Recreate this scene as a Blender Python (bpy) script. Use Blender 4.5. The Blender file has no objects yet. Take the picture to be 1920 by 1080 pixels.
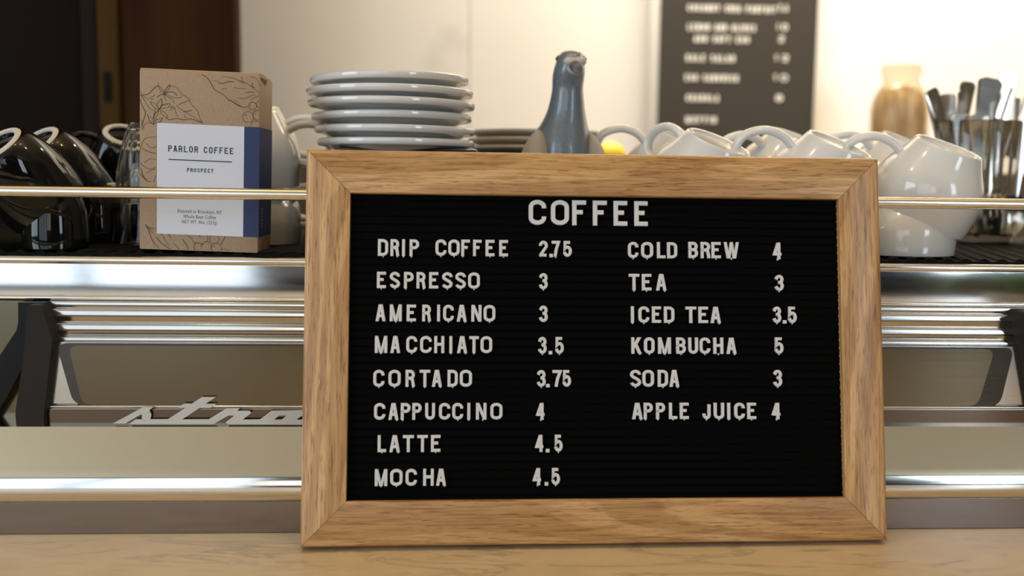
import bpy, bmesh, math, random
from mathutils import Vector, Matrix, Euler
R = math.radians
rnd = random.Random(7)
S = bpy.context.scene
COL = S.collection

# ------------------------------------------------------------------ camera
cd = bpy.data.cameras.new('camera')
cam = bpy.data.objects.new('camera', cd)
COL.objects.link(cam)
yaw, pitch, roll = 0.05837, 0.10857, 0.01439
fw = Vector((math.sin(yaw) * math.cos(pitch), math.cos(yaw) * math.cos(pitch), -math.sin(pitch)))
r0 = Vector((math.cos(yaw), -math.sin(yaw), 0))
u0 = r0.cross(fw)
rt = math.cos(roll) * r0 + math.sin(roll) * u0
up = rt.cross(fw)
m = Matrix((rt, up, -fw)).transposed().to_4x4()
m.translation = (0, 0, 0.2777)
cam.matrix_world = m
cd.sensor_width = 36
cd.lens = 36 * 1850.9 / 1920
cd.clip_start = 0.02
cd.dof.use_dof = True
cd.dof.focus_distance = 0.80
cd.dof.aperture_fstop = 3.4
S.camera = cam

# ------------------------------------------------------------------ colour management and world
vs = S.view_settings
vs.view_transform = 'Standard'
vs.look = 'None'
vs.gamma = 1
vs.use_curve_mapping = False
vs.exposure = 0.1
W = bpy.data.worlds.new('world')
S.world = W
W.use_nodes = True
bg = W.node_tree.nodes['Background']
bg.inputs[0].default_value = (0.75, 0.87, 1.0, 1)
bg.inputs[1].default_value = 1.0


def area(name, loc, size, direction, power, color, spread=180):
    l = bpy.data.lights.new(name, 'AREA')
    l.shape = 'RECTANGLE'
    l.size, l.size_y = size
    l.energy = power
    l.color = color
    l.spread = R(spread)
    o = bpy.data.objects.new(name, l)
    COL.objects.link(o)
    o.location = loc
    o.rotation_euler = Vector(direction).to_track_quat('-Z', 'Y').to_euler()
    return o


def bulb(name, loc, power, color, radius=0.03):
    l = bpy.data.lights.new(name, 'POINT')
    l.energy = power
    l.color = color
    l.shadow_soft_size = radius
    o = bpy.data.objects.new(name, l)
    COL.objects.link(o)
    o.location = loc
    return o


DAY = (0.72, 0.86, 1.0)
WARM = (1.0, 0.74, 0.42)
CREAM = (1.0, 0.88, 0.69)
area('daylight_shopfront', (-2.1, -3.1, 0.95), (2.3, 2.6), (0, 1, -0.02), 15, DAY)
area('added_side_fill', (-3.5, -1.5, 1.1), (1.9, 2.2), (1, 0.25, -0.02), 60, DAY)  # added fill from an invented side window, kept out of the fascia's reflection
area('daylight_middle', (-0.45, -3.1, 0.95), (0.9, 1.2), (0, 1, -0.02), 5, (1.0, 0.9, 0.7))
area('daylight_doorway', (2.85, -3.1, 1.15), (0.9, 2.0), (0, 1, -0.02), 40, DAY)
area('wall_washer', (1.15, 1.80, 1.70), (2.2, 0.10), (0.0, 0.30, -1), 33, CREAM, 100)
area('added_ceiling_uplight', (0.1, 0.5, 1.9), (3.0, 0.4), (0, -0.45, 1), 15, CREAM)  # added unseen lamp, brightens the ceiling mirrored in the machine's slope
bulb('bar_spot_light', (0.75, 1.75, 1.55), 6, CREAM)
for i, x in enumerate((-0.55, 0.15, 0.85)):
    bulb('ceiling_spot_light', (x, 0.55, 1.7), 5, WARM)

# ------------------------------------------------------------------ material helpers
def mat(name, color, rough=0.5, metal=0.0, **kw):
    M = bpy.data.materials.new(name)
    M.use_nodes = True
    b = M.node_tree.nodes['Principled BSDF']
    b.inputs['Base Color'].default_value = (*color, 1)
    b.inputs['Roughness'].default_value = rough
    b.inputs['Metallic'].default_value = metal
    for k, v in kw.items():
        b.inputs[k.replace('_', ' ')].default_value = v
    return M


def nd(M, kind, **kw):
    n = M.node_tree.nodes.new(kind)
    for k, v in kw.items():
        if k in n.inputs:
            n.inputs[k].default_value = v
        else:
            setattr(n, k, v)
    return n


def lk(M, a, b):
    M.node_tree.links.new(a, b)


def bsdf(M):
    return M.node_tree.nodes['Principled BSDF']


def ramp(M, fac, stops):
    n = M.node_tree.nodes.new('ShaderNodeValToRGB')
    e = n.color_ramp.elements
    while len(e) < len(stops):
        e.new(0.5)
    for el, (p, c) in zip(e, stops):
        el.position = p
        el.color = (*c, 1)
    lk(M, fac, n.inputs[0])
    return n


def mapped(M, scale, coord='Object', rnd_offset=False, rot=(0, 0, 0)):
    tc = M.node_tree.nodes.new('ShaderNodeTexCoord')
    mp = M.node_tree.nodes.new('ShaderNodeMapping')
    mp.inputs['Scale'].default_value = scale
    mp.inputs['Rotation'].default_value = rot
    src = tc.outputs[coord]
    if rnd_offset:
        oi = M.node_tree.nodes.new('ShaderNodeObjectInfo')
        ad = M.node_tree.nodes.new('ShaderNodeVectorMath')
        ad.operation = 'MULTIPLY_ADD'
        cx = M.node_tree.nodes.new('ShaderNodeCombineXYZ')
        for i in range(3):
            lk(M, oi.outputs['Random'], cx.inputs[i])
        lk(M, cx.outputs[0], ad.inputs[0])
        ad.inputs[1].default_value = (7.3, 3.1, 5.7)
        lk(M, src, ad.inputs[2])
        src = ad.outputs[0]
    lk(M, src, mp.inputs[0])
    return mp.outputs[0]


def mixc(M, fac, a, b, blend='MIX'):
    n = M.node_tree.nodes.new('ShaderNodeMix')
    n.data_type = 'RGBA'
    n.blend_type = blend
    for sock, v in ((n.inputs[0], fac), (n.inputs[6], a), (n.inputs[7], b)):
        if hasattr(v, 'links') or hasattr(v, 'is_linked'):
            lk(M, v, sock)
        elif isinstance(v, (int, float)):
            sock.default_value = v
        else:
            sock.default_value = (*v, 1)
    return n.outputs[2]


def bump(M, height, strength=0.2, dist=0.001):
    n = M.node_tree.nodes.new('ShaderNodeBump')
    n.inputs['Strength'].default_value = strength
    n.inputs['Distance'].default_value = dist
    lk(M, height, n.inputs['Height'])
    lk(M, n.outputs[0], bsdf(M).inputs['Normal'])


# oak: grain along local X
def oak_material():
    M = mat('oak', (0.6, 0.36, 0.16), 0.38)
    big = nd(M, 'ShaderNodeTexNoise', Scale=1.0, Detail=3.0, Roughness=0.55, Distortion=0.8)
    lk(M, mapped(M, (6, 70, 70), rnd_offset=True), big.inputs['Vector'])
    fine = nd(M, 'ShaderNodeTexNoise', Scale=1.0, Detail=4.0, Roughness=0.6)
    lk(M, mapped(M, (22, 520, 520), rnd_offset=True), fine.inputs['Vector'])
    wob = nd(M, 'ShaderNodeTexNoise', Scale=1.0, Detail=1.0, Roughness=0.4, Distortion=0.5)
    lk(M, mapped(M, (1.7, 26, 14), rnd_offset=True), wob.inputs['Vector'])
    rings = nd(M, 'ShaderNodeMath', operation='MULTIPLY')
    lk(M, wob.outputs[0], rings.inputs[0])
    rings.inputs[1].default_value = 70.0
    sn = nd(M, 'ShaderNodeMath', operation='SINE')
    lk(M, rings.outputs[0], sn.inputs[0])
    pore = nd(M, 'ShaderNodeTexNoise', Scale=1.0, Detail=2.0, Roughness=0.5)
    lk(M, mapped(M, (62, 1050, 1050), rnd_offset=True), pore.inputs['Vector'])
    base = ramp(M, big.outputs[0], [(0.3, (0.50, 0.265, 0.095)), (0.5, (0.60, 0.35, 0.145)), (0.72, (0.67, 0.42, 0.195))])
    w = ramp(M, sn.outputs[0], [(0.0, (0.76, 0.70, 0.62)), (0.28, (0.98, 0.97, 0.96)), (1.0, (1.04, 1.04, 1.04))])
    c = mixc(M, 0.85, base.outputs[0], w.outputs[0], 'MULTIPLY')
    f = ramp(M, fine.outputs[0], [(0.36, (0.66, 0.56, 0.46)), (0.52, (1, 1, 1)), (0.68, (1.10, 1.12, 1.16))])
    c = mixc(M, 0.75, c, f.outputs[0], 'MULTIPLY')
    p = ramp(M, pore.outputs[0], [(0.34, (0.46, 0.36, 0.27)), (0.41, (1, 1, 1))])
    c = mixc(M, 0.75, c, p.outputs[0], 'MULTIPLY')
    lk(M, c, bsdf(M).inputs['Base Color'])
    bump(M, pore.outputs[0], 0.12, 0.0003)
    bsdf(M).inputs['Coat Weight'].default_value = 0.12
    bsdf(M).inputs['Coat Roughness'].default_value = 0.3
    return M


def marble_material(name, base, cloud, vein, scale, rough, vein_w=0.5, rot=(0, 0, 0.6)):
    M = mat(name, base, rough)
    n1 = nd(M, 'ShaderNodeTexNoise', Scale=1.0, Detail=5.0, Roughness=0.6, Distortion=1.2)
    lk(M, mapped(M, (scale * 1.2, scale * 2.6, scale * 1.2), rot=rot), n1.inputs['Vector'])
    c1 = ramp(M, n1.outputs[0], [(0.35, cloud), (0.6, base)])
    n2 = nd(M, 'ShaderNodeTexNoise', Scale=1.0, Detail=6.0, Roughness=0.62, Distortion=1.8)
    lk(M, mapped(M, (scale * 0.9, scale * 3.6, scale * 0.9), rot=(rot[0], rot[1], rot[2] + 0.15)), n2.inputs['Vector'])
    v = ramp(M, n2.outputs[0], [(0.0, (0, 0, 0)), (0.35, (0, 0, 0)), (0.40, (1, 1, 1)), (0.46, (0, 0, 0))])
    n3 = nd(M, 'ShaderNodeTexNoise', Scale=scale * 1.7, Detail=2.0)
    msk = ramp(M, n3.outputs[0], [(0.42, (0, 0, 0)), (0.58, (1, 1, 1))])
    mm = nd(M, 'ShaderNodeMath', operation='MULTIPLY')
    lk(M, v.outputs[0], mm.inputs[0])
    lk(M, msk.outputs[0], mm.inputs[1])
    m2 = nd(M, 'ShaderNodeMath', operation='MULTIPLY')
    lk(M, mm.outputs[0], m2.inputs[0])
    m2.inputs[1].default_value = vein_w
    lk(M, mixc(M, m2.outputs[0], c1.outputs[0], vein), bsdf(M).inputs['Base Color'])
    return M


OAK = oak_material()
COUNTER = marble_material('counter_marble', (0.69, 0.545, 0.345), (0.63, 0.485, 0.30), (0.28, 0.22, 0.16), 8.0, 0.35, 0.55, (0, 0, 0.75))
WALLM = marble_material('wall_marble', (0.83, 0.80, 0.75), (0.79, 0.76, 0.72), (0.42, 0.38, 0.37), 0.9, 0.3, 0.8, (0, 0.5, 0))


def steel_material(name, color, rough):
    M = mat(name, color, rough, 1.0)
    n = nd(M, 'ShaderNodeTexNoise', Scale=1.0, Detail=3.0)
    lk(M, mapped(M, (12, 300, 300)), n.inputs['Vector'])
    r = nd(M, 'ShaderNodeMapRange')
    r.inputs['To Min'].default_value = rough * 0.75
    r.inputs['To Max'].default_value = rough * 1.35
    lk(M, n.outputs[0], r.inputs['Value'])
    lk(M, r.outputs[0], bsdf(M).inputs['Roughness'])
    return M


STEEL = steel_material('polished_steel', (0.78, 0.765, 0.74), 0.09)
REFL_STEEL = steel_material('dull_reflection_steel', (0.165, 0.138, 0.092), 0.16)  # dull tones mirrored in the panels are put into this colour
SPLASH = steel_material('splash_steel', (0.58, 0.555, 0.52), 0.15)
LIPM = steel_material('lip_reflection_steel', (0.16, 0.125, 0.10), 0.16)  # brown of the mirrored counter is put into the lip colour
SKIRT = steel_material('skirt_shade_steel', (0.285, 0.262, 0.265), 0.15)  # darker steel copy holding the counter's shaded reflection
DARKSTEEL = steel_material('dark_steel', (0.085, 0.078, 0.07), 0.25)  # colour carries the dark reflection around the olive plate
CUTLERY = steel_material('cutlery_steel', (0.62, 0.58, 0.52), 0.17)
SILVER = mat('emblem_silver', (0.56, 0.545, 0.51), 0.5)
RUBBER = mat('black_rubber', (0.006, 0.006, 0.005), 0.7, Specular_IOR_Level=0.1)
ENDCAP = mat('dark_plastic', (0.020, 0.0165, 0.0145), 0.6, Specular_IOR_Level=0.2)
ARM = mat('black_enamel', (0.005, 0.005, 0.006), 0.4, Specular_IOR_Level=0.2)
WHITE = mat('white_porcelain', (0.74, 0.735, 0.72), 0.12, Coat_Weight=0.5, Coat_Roughness=0.04)
BISQUE = mat('unglazed_white_foot', (0.62, 0.58, 0.52), 0.6)
BLACKC = mat('black_glaze', (0.005, 0.0048, 0.0045), 0.06, Specular_IOR_Level=0.4)
GREYP = mat('grey_stoneware', (0.66, 0.60, 0.52), 0.35)
LETTERM = mat('letter_plastic', (0.66, 0.66, 0.65), 0.4)
FELT = mat('black_felt', (0.0035, 0.0035, 0.0036), 1.0, Specular_IOR_Level=0.03)
n_ = nd(FELT, 'ShaderNodeTexNoise', Scale=1400.0, Detail=2.0)
bump(FELT, n_.outputs[0], 0.5, 0.0004)
KRAFT = mat('kraft_board', (0.40, 0.285, 0.185), 0.8)
n_ = nd(KRAFT, 'ShaderNodeTexNoise', Scale=1.0, Detail=4.0, Roughness=0.7)
lk(KRAFT, mapped(KRAFT, (900, 900, 260)), n_.inputs['Vector'])
r_ = ramp(KRAFT, n_.outputs[0], [(0.35, (0.345, 0.24, 0.155)), (0.65, (0.42, 0.30, 0.195))])
lk(KRAFT, r_.outputs[0], bsdf(KRAFT).inputs['Base Color'])
KRAFTIN = mat('kraft_inside', (0.10, 0.065, 0.035), 0.9)
PAPER = mat('label_paper', (0.68, 0.70, 0.79), 0.7)
NAVY = mat('label_navy', (0.018, 0.034, 0.115), 0.6)
INK = mat('label_ink', (0.03, 0.045, 0.05), 0.7)
BROWNINK = mat('brown_ink', (0.11, 0.066, 0.038), 0.8)
WHITEINK = mat('white_ink', (0.5, 0.5, 0.52), 0.7)
BRASS = mat('warm_steel_rail', (0.78, 0.73, 0.64), 0.2, 1.0)
DARKWOOD = mat('unlit_dark_wood', (0.05, 0.02, 0.008), 0.7, Specular_IOR_Level=0.05)
n_ = nd(DARKWOOD, 'ShaderNodeTexNoise', Scale=1.0, Detail=4.0, Roughness=0.6)
lk(DARKWOOD, mapped(DARKWOOD, (14, 14, 1.2)), n_.inputs['Vector'])
r_ = ramp(DARKWOOD, n_.outputs[0], [(0.3, (0.024, 0.0085, 0.0030)), (0.7, (0.058, 0.024, 0.0075))])
lk(DARKWOOD, r_.outputs[0], bsdf(DARKWOOD).inputs['Base Color'])
STILE = mat('brown_oak_stile', (0.060, 0.032, 0.009), 0.7, Specular_IOR_Level=0.05)
NIGHT = mat('near_black_wood', (0.010, 0.0065, 0.0055), 0.7, Specular_IOR_Level=0.05)
PLUM = mat('dull_plum_paint', (0.018, 0.011, 0.0105), 0.7, Specular_IOR_Level=0.05)
MENUB = mat('menu_black', (0.030, 0.025, 0.017), 0.7)
MENUW = mat('menu_white', (0.85, 0.82, 0.75), 0.6)
PLASTER = mat('cream_plaster', (0.72, 0.58, 0.37), 0.8)
DARKWALL = mat('dull_tan_wall', (0.16, 0.135, 0.10), 0.6)
FLOORM = mat('dark_floor', (0.10, 0.075, 0.05), 0.5)
CABM = mat('bar_cabinet', (0.10, 0.06, 0.035), 0.5)
FRAMEM = mat('window_frame_paint', (0.05, 0.05, 0.055), 0.4)
YELLOW = mat('yellow_peel', (0.85, 0.62, 0.03), 0.45)
GLASS = mat('clear_glass', (0.97, 0.97, 0.94), 0.02, Transmission_Weight=1.0, IOR=1.45)
JARGLASS = mat('jar_glass', (0.93, 0.86, 0.74), 0.06, Transmission_Weight=1.0, IOR=1.25)
STRAW = mat('jar_contents', (0.50, 0.36, 0.20), 0.8)
n_ = nd(STRAW, 'ShaderNodeTexNoise', Scale=1.0, Detail=3.0)
lk(STRAW, mapped(STRAW, (70, 70, 14)), n_.inputs['Vector'])
r_ = ramp(STRAW, n_.outputs[0], [(0.35, (0.52, 0.37, 0.21)), (0.62, (0.80, 0.68, 0.48))])
lk(STRAW, r_.outputs[0], bsdf(STRAW).inputs['Base Color'])
LEAF = mat('leaf_green', (0.05, 0.16, 0.03), 0.4)
TERRA = mat('plain_pot', (0.35, 0.32, 0.28), 0.6)
# pigeon paint
PIGEON = mat('pigeon_paint', (0.12, 0.15, 0.18), 0.3, Coat_Weight=0.6, Coat_Roughness=0.12)
n_ = nd(PIGEON, 'ShaderNodeTexNoise', Scale=70.0, Detail=5.0, Roughness=0.65)
r_ = ramp(PIGEON, n_.outputs[0], [(0.3, (0.13, 0.135, 0.14)), (0.5, (0.155, 0.185, 0.215)), (0.62, (0.16, 0.20, 0.25)), (0.78, (0.27, 0.26, 0.23))])
lk(PIGEON, r_.outputs[0], bsdf(PIGEON).inputs['Base Color'])
n2_ = nd(PIGEON, 'ShaderNodeTexNoise', Scale=1.0, Detail=3.0)
lk(PIGEON, mapped(PIGEON, (420, 420, 120)), n2_.inputs['Vector'])
bump(PIGEON, n2_.outputs[0], 0.35, 0.0012)
CREAMP = mat('wing_paint', (0.42, 0.38, 0.31), 0.5)
n_ = nd(CREAMP, 'ShaderNodeTexVoronoi', Scale=170.0)
r_ = ramp(CREAMP, n_.outputs[0], [(0.08, (0.90, 0.87, 0.81)), (0.5, (0.62, 0.53, 0.42))])
lk(CREAMP, r_.outputs[0], bsdf(CREAMP).inputs['Base Color'])
bump(CREAMP, n_.outputs[0], 0.8, 0.0015)
CERE = mat('cere_paint', (0.50, 0.47, 0.44), 0.45)
BEAKM = mat('beak_paint', (0.11, 0.11, 0.115), 0.35)
EYEM = mat('eye_ring', (0.16, 0.17, 0.05), 0.3)
PUPIL = mat('eye_pupil', (0.01, 0.01, 0.01), 0.2)


# ------------------------------------------------------------------ geometry helpers
def link(name, me, M, parent=None, smooth=True, sharp=40):
    me.materials.clear()
    me.materials.append(M)
    if smooth:
        me.polygons.foreach_set('use_smooth', [True] * len(me.polygons))
        me.set_sharp_from_angle(angle=R(sharp))
    me.update()
    o = bpy.data.objects.new(name, me)
    COL.objects.link(o)
    if parent:
        o.parent = parent
    return o


def mesh(name, V, F, M, parent=None, smooth=True, sharp=40, fix=True):
    me = bpy.data.meshes.new(name)
    me.from_pydata([tuple(v) for v in V], [], F)
    if fix:
        bm = bmesh.new()
        bm.from_mesh(me)
        bmesh.ops.recalc_face_normals(bm, faces=bm.faces)
        bm.to_mesh(me)
        bm.free()
    return link(name, me, M, parent, smooth, sharp)


def from_bm(name, bm, M, parent=None, smooth=True, sharp=40):
    me = bpy.data.meshes.new(name)
    bmesh.ops.recalc_face_normals(bm, faces=bm.faces)
    bm.to_mesh(me)
    bm.free()
    return link(name, me, M, parent, smooth, sharp)


def empty(name, loc=(0, 0, 0), rot=(0, 0, 0)):
    o = bpy.data.objects.new(name, None)
    COL.objects.link(o)
    o.location = loc
    o.rotation_euler = rot
    o.empty_display_size = 0.02
    return o


def tag(o, label=None, cat=None, group=None, kind=None):
    if label:
        o['label'] = label
    if cat:
        o['category'] = cat
    if group:
        o['group'] = group
    if kind:
        o['kind'] = kind
    return o


def add_box(bm, x0, x1, y0, y1, z0, z1, bev=0.0, seg=2):
    vs_ = [bm.verts.new((x, y, z)) for x in (x0, x1) for y in (y0, y1) for z in (z0, z1)]
    idx = [(0, 1, 3, 2), (4, 6, 7, 5), (0, 4, 5, 1), (2, 3, 7, 6), (0, 2, 6, 4), (1, 5, 7, 3)]
    fs = [bm.faces.new([vs_[i] for i in f]) for f in idx]
    if bev:
        es = list({e for f in fs for e in f.edges})
        bmesh.ops.bevel(bm, geom=es, offset=bev, segments=seg, affect='EDGES', profile=0.5)


def box(name, x0, x1, y0, y1, z0, z1, M, parent=None, bev=0.0, seg=2):
    bm = bmesh.new()
    add_box(bm, x0, x1, y0, y1, z0, z1, bev, seg)
    return from_bm(name, bm, M, parent)


def lathe_data(prof, n=64, flute=None):
    V, F = [], []
    for j, (r, z) in enumerate(prof):
        for i in range(n):
            a = 2 * math.pi * i / n
            rr = r * (flute(a, z) if flute else 1)
            V.append((rr * math.cos(a), rr * math.sin(a), z))
    for j in range(len(prof) - 1):
        for i in range(n):
            k = (i + 1) % n
            F.append((j * n + i, j * n + k, (j + 1) * n + k, (j + 1) * n + i))
    return V, F


def lathe(name, prof, M, parent=None, n=64, flute=None, cap0=False, cap1=False, sharp=40):
    V, F = lathe_data(prof, n, flute)
    if cap0:
        F.append(tuple(range(n)))
    if cap1:
        b = (len(prof) - 1) * n
        F.append(tuple(b + i for i in range(n)))
    return mesh(name, V, F, M, parent, sharp=sharp)


def smooth_path(pts, n=8):
    """Catmull-Rom through the points"""
    P = [Vector(p) for p in pts]
    P = [P[0] * 2 - P[1]] + P + [P[-1] * 2 - P[-2]]
    out = []
    for i in range(1, len(P) - 2):
        a, b, c, d = P[i - 1:i + 3]
        for k in range(n):
            t = k / n
            out.append(0.5 * ((2 * b) + (c - a) * t + (2 * a - 5 * b + 4 * c - d) * t * t + (3 * b - a - 3 * c + d) * t ** 3))
    out.append(P[-2])
    return out


def tube_data(pts, radii, n=14, flat=1.0, side=None):
    """sweep of an ellipse (radius across = r, radius along `side` = r*flat)"""
    V, F = [], []
    m_ = len(pts)
    prev = None
    for j, p in enumerate(pts):
        t = (pts[min(j + 1, m_ - 1)] - pts[max(j - 1, 0)]).normalized()
        if side is not None:
            b = Vector(side)
            b = (b - t * b.dot(t)).normalized()
        else:
            if prev is None:
                prev = t.orthogonal()
            b = (prev - t * prev.dot(t)).normalized()
            prev = b
        nn = t.cross(b)
        r = radii[j] if isinstance(radii, (list, tuple)) else radii
        for i in range(n):
            a = 2 * math.pi * i / n
            V.append(p + nn * (r * math.cos(a)) + b * (r * flat * math.sin(a)))
    for j in range(m_ - 1):
        for i in range(n):
            k = (i + 1) % n
            F.append((j * n + i, j * n + k, (j + 1) * n + k, (j + 1) * n + i))
    F.append(tuple(range(n)))
    F.append(tuple((m_ - 1) * n + i for i in range(n)))
    return V, F


def tube(name, pts, radii, M, parent=None, n=14, flat=1.0, side=None):
    V, F = tube_data([Vector(p) for p in pts], radii, n, flat, side)
    return mesh(name, V, F, M, parent)


def prism_data(poly, y0, y1):
    """polygon in the XZ plane given depth y0..y1"""
    n = len(poly)
    V = [(x, y0, z) for x, z in poly] + [(x, y1, z) for x, z in poly]
    F = [tuple(range(n)), tuple(range(n, 2 * n))] + [(i, (i + 1) % n, n + (i + 1) % n, n + i) for i in range(n)]
    return V, F


def extrude_profile(name, prof, x0, x1, M, parent=None, sharp=35):
    """closed YZ profile drawn out along X"""
    n = len(prof)
    V = [(x0, y, z) for y, z in prof] + [(x1, y, z) for y, z in prof]
    F = [tuple(range(n)), tuple(range(n, 2 * n))] + [(i, (i + 1) % n, n + (i + 1) % n, n + i) for i in range(n)]
    return mesh(name, V, F, M, parent, sharp=sharp)


def arc(cx, cy, rx, ry, a0, a1, n=8):
    return [(cx + rx * math.cos(R(a0 + (a1 - a0) * i / n)), cy + ry * math.sin(R(a0 + (a1 - a0) * i / n))) for i in range(n + 1)]


def copy_tree(o, parent=None):
    c = o.copy()
    COL.objects.link(c)
    if parent:
        c.parent = parent
    for ch in list(o.children):
        copy_tree(ch, c)
    return c


# ------------------------------------------------------------------ stroke lettering
def gl():
    G = {}
    t, q = 0.24, 0.24                       # heights of the round ends
    G['I'] = [[(0.5, 0), (0.5, 1)]]
    G['C'] = [[(1, 0.70)] + arc(0.5, 1 - t, 0.5, t, 0, 180, 10) + arc(0.5, t, 0.5, t, 180, 360, 10) + [(1, 0.30)]]
    G['O'] = [arc(0.5, 1 - t, 0.5, t, 0, 180, 10) + arc(0.5, t, 0.5, t, 180, 360, 10) + ['closed']]
    G['Q'] = G['O'] + [[(0.6, 0.25), (1, -0.02)]]
    G['D'] = [[(0, 0), (0, 1)] + arc(0.45, 1 - q, 0.55, q, 90, 0, 7) + arc(0.45, q, 0.55, q, 0, -90, 7) + ['closed']]
    G['F'] = [[(0, 0), (0, 1), (1, 1)], [(0, 0.53), (0.88, 0.53)]]
    G['E'] = [[(1, 0), (0, 0), (0, 1), (1, 1)], [(0, 0.53), (0.88, 0.53)]]
    G['L'] = [[(0, 1), (0, 0), (1, 0)]]
    G['T'] = [[(0, 1), (1, 1)], [(0.5, 1), (0.5, 0)]]
    G['H'] = [[(0, 0), (0, 1)], [(1, 0), (1, 1)], [(0, 0.52), (1, 0.52)]]
    G['A'] = [('P', (0, 0), (0.43, 1), 1), ('P', (1, 0), (0.57, 1), 1), [(0.2, 0.28), (0.8, 0.28)]]
    G['M'] = [[(0, 0), (0, 1)], [(1, 0), (1, 1)], ('P', (0.04, 1), (0.47, 0.0), .85), ('P', (0.96, 1), (0.53, 0.0), .85)]
    G['N'] = [[(0, 0), (0, 1)], [(1, 0), (1, 1)], ('P', (0.02, 1), (0.98, 0), 1.05)]
    G['W'] = [('P', (0, 1), (0.24, 0), .9), ('P', (0.5, 1), (0.28, 0), .9), ('P', (0.5, 1), (0.72, 0), .9), ('P', (1, 1), (0.76, 0), .9)]
    G['V'] = [('P', (0, 1), (0.46, 0), 1), ('P', (1, 1), (0.54, 0), 1)]
    G['Y'] = [[(0, 1), (0.5, 0.45), (1, 1)], [(0.5, 0.45), (0.5, 0)]]
    G['K'] = [[(0, 0), (0, 1)], ('P', (0.92, 1), (0.05, 0.36), 1.25), ('P', (0.34, 0.62), (0.98, 0), 1.15)]
    G['U'] = [[(0, 1)] + arc(0.5, t, 0.5, t, 180, 360, 10) + [(1, 1)]]
    G['J'] = [[(1, 1)] + arc(0.5, t, 0.5, t, 0, -180, 10) + [(0, 0.32)]]
    pb = arc(0.5, 0.75, 0.5, 0.25, 90, -90, 10)
    G['P'] = [[(0, 0), (0, 1)] + pb + [(0, 0.5)]]
    G['R'] = [[(0, 0), (0, 1)] + pb + [(0, 0.5)], [(0.55, 0.5), (0.86, 0.40), (1, 0)]]
    G['B'] = [[(0, 0), (0, 1)] + arc(0.5, 0.76, 0.45, 0.24, 90, -90, 8) + [(0, 0.52)], [(0.4, 0.52)] + arc(0.5, 0.26, 0.5, 0.26, 90, -90, 8) + [(0, 0)]]
    G['S'] = [[(1, 0.76)] + arc(0.5, 0.77, 0.5, 0.23, 10, 200, 10) + [(0.25, 0.58), (0.75, 0.43)] + arc(0.5, 0.23, 0.5, 0.23, 20, -170, 10)]
    G['G'] = [[(1, 0.72)] + arc(0.5, 1 - t, 0.5, t, 0, 180, 10) + arc(0.5, t, 0.5, t, 180, 360, 10) + [(1, 0.48), (0.55, 0.48)]]
    G['2'] = [[(0, 0.72)] + arc(0.5, 0.74, 0.5, 0.26, 180, -25, 10) + [(0.05, 0.04), (0.05, 0), (1, 0)]]
    G['3'] = [[(0, 0.76)] + arc(0.5, 0.765, 0.47, 0.235, 175, -80, 10) + [(0.36, 0.53)], [(0.36, 0.53)] + arc(0.5, 0.27, 0.5, 0.27, 80, -175, 10)]
    G['4'] = [('P', (0.62, 1), (0.0, 0.24), 1), [(0, 0.27), (1, 0.27)], [(0.68, 0), (0.68, 1)]]
    G['5'] = [[(0.92, 1), (0.12, 1), (0.06, 0.50)] + arc(0.5, 0.32, 0.5, 0.32, 135, -170, 12)]
    G['7'] = [[(0, 1), (1, 1), (0.60, 0.5), (0.38, 0)]]
    G['8'] = [arc(0.5, 0.76, 0.44, 0.24, 0, 360, 14)[:-1] + ['closed'], arc(0.5, 0.26, 0.5, 0.26, 0, 360, 14)[:-1] + ['closed']]
    G['9'] = [arc(0.5, 0.72, 0.5, 0.28, 0, 360, 14)[:-1] + ['closed'], [(1, 0.72), (0.9, 0.3), (0.5, 0)]]
    G['1'] = [[(0.2, 0.8), (0.6, 1), (0.6, 0)]]
    return G


GL = gl()


def ribbon(pts, s, closed):
    """offset outline of a polyline: left side and right side lists with mitred joints"""
    P = [Vector((p[0], p[1])) for p in pts]
    Q = [P[0]]
    for p in P[1:]:
        if (p - Q[-1]).length > 1e-6:
            Q.append(p)
    if closed and (Q[0] - Q[-1]).length < 1e-6:
        Q.pop()
    n = len(Q)
    L, Rr = [], []
    for i in range(n):
        if closed:
            a, b, c = Q[i - 1], Q[i], Q[(i + 1) % n]
            d1, d2 = (b - a).normalized(), (c - b).normalized()
        else:
            d1 = (Q[i] - Q[i - 1]).normalized() if i else (Q[1] - Q[0]).normalized()
            d2 = (Q[i + 1] - Q[i]).normalized() if i < n - 1 else d1
        n1, n2 = Vector((-d1.y, d1.x)), Vector((-d2.y, d2.x))
        b_ = n1 + n2
        if b_.length < 1e-4:
            b_ = n1
        b_.normalize()
        k = max(b_.dot(n1), 0.45)
        off = b_ * (s / 2 / k)
        L.append(Q[i] + off)
        Rr.append(Q[i] - off)
    return L, Rr


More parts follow.
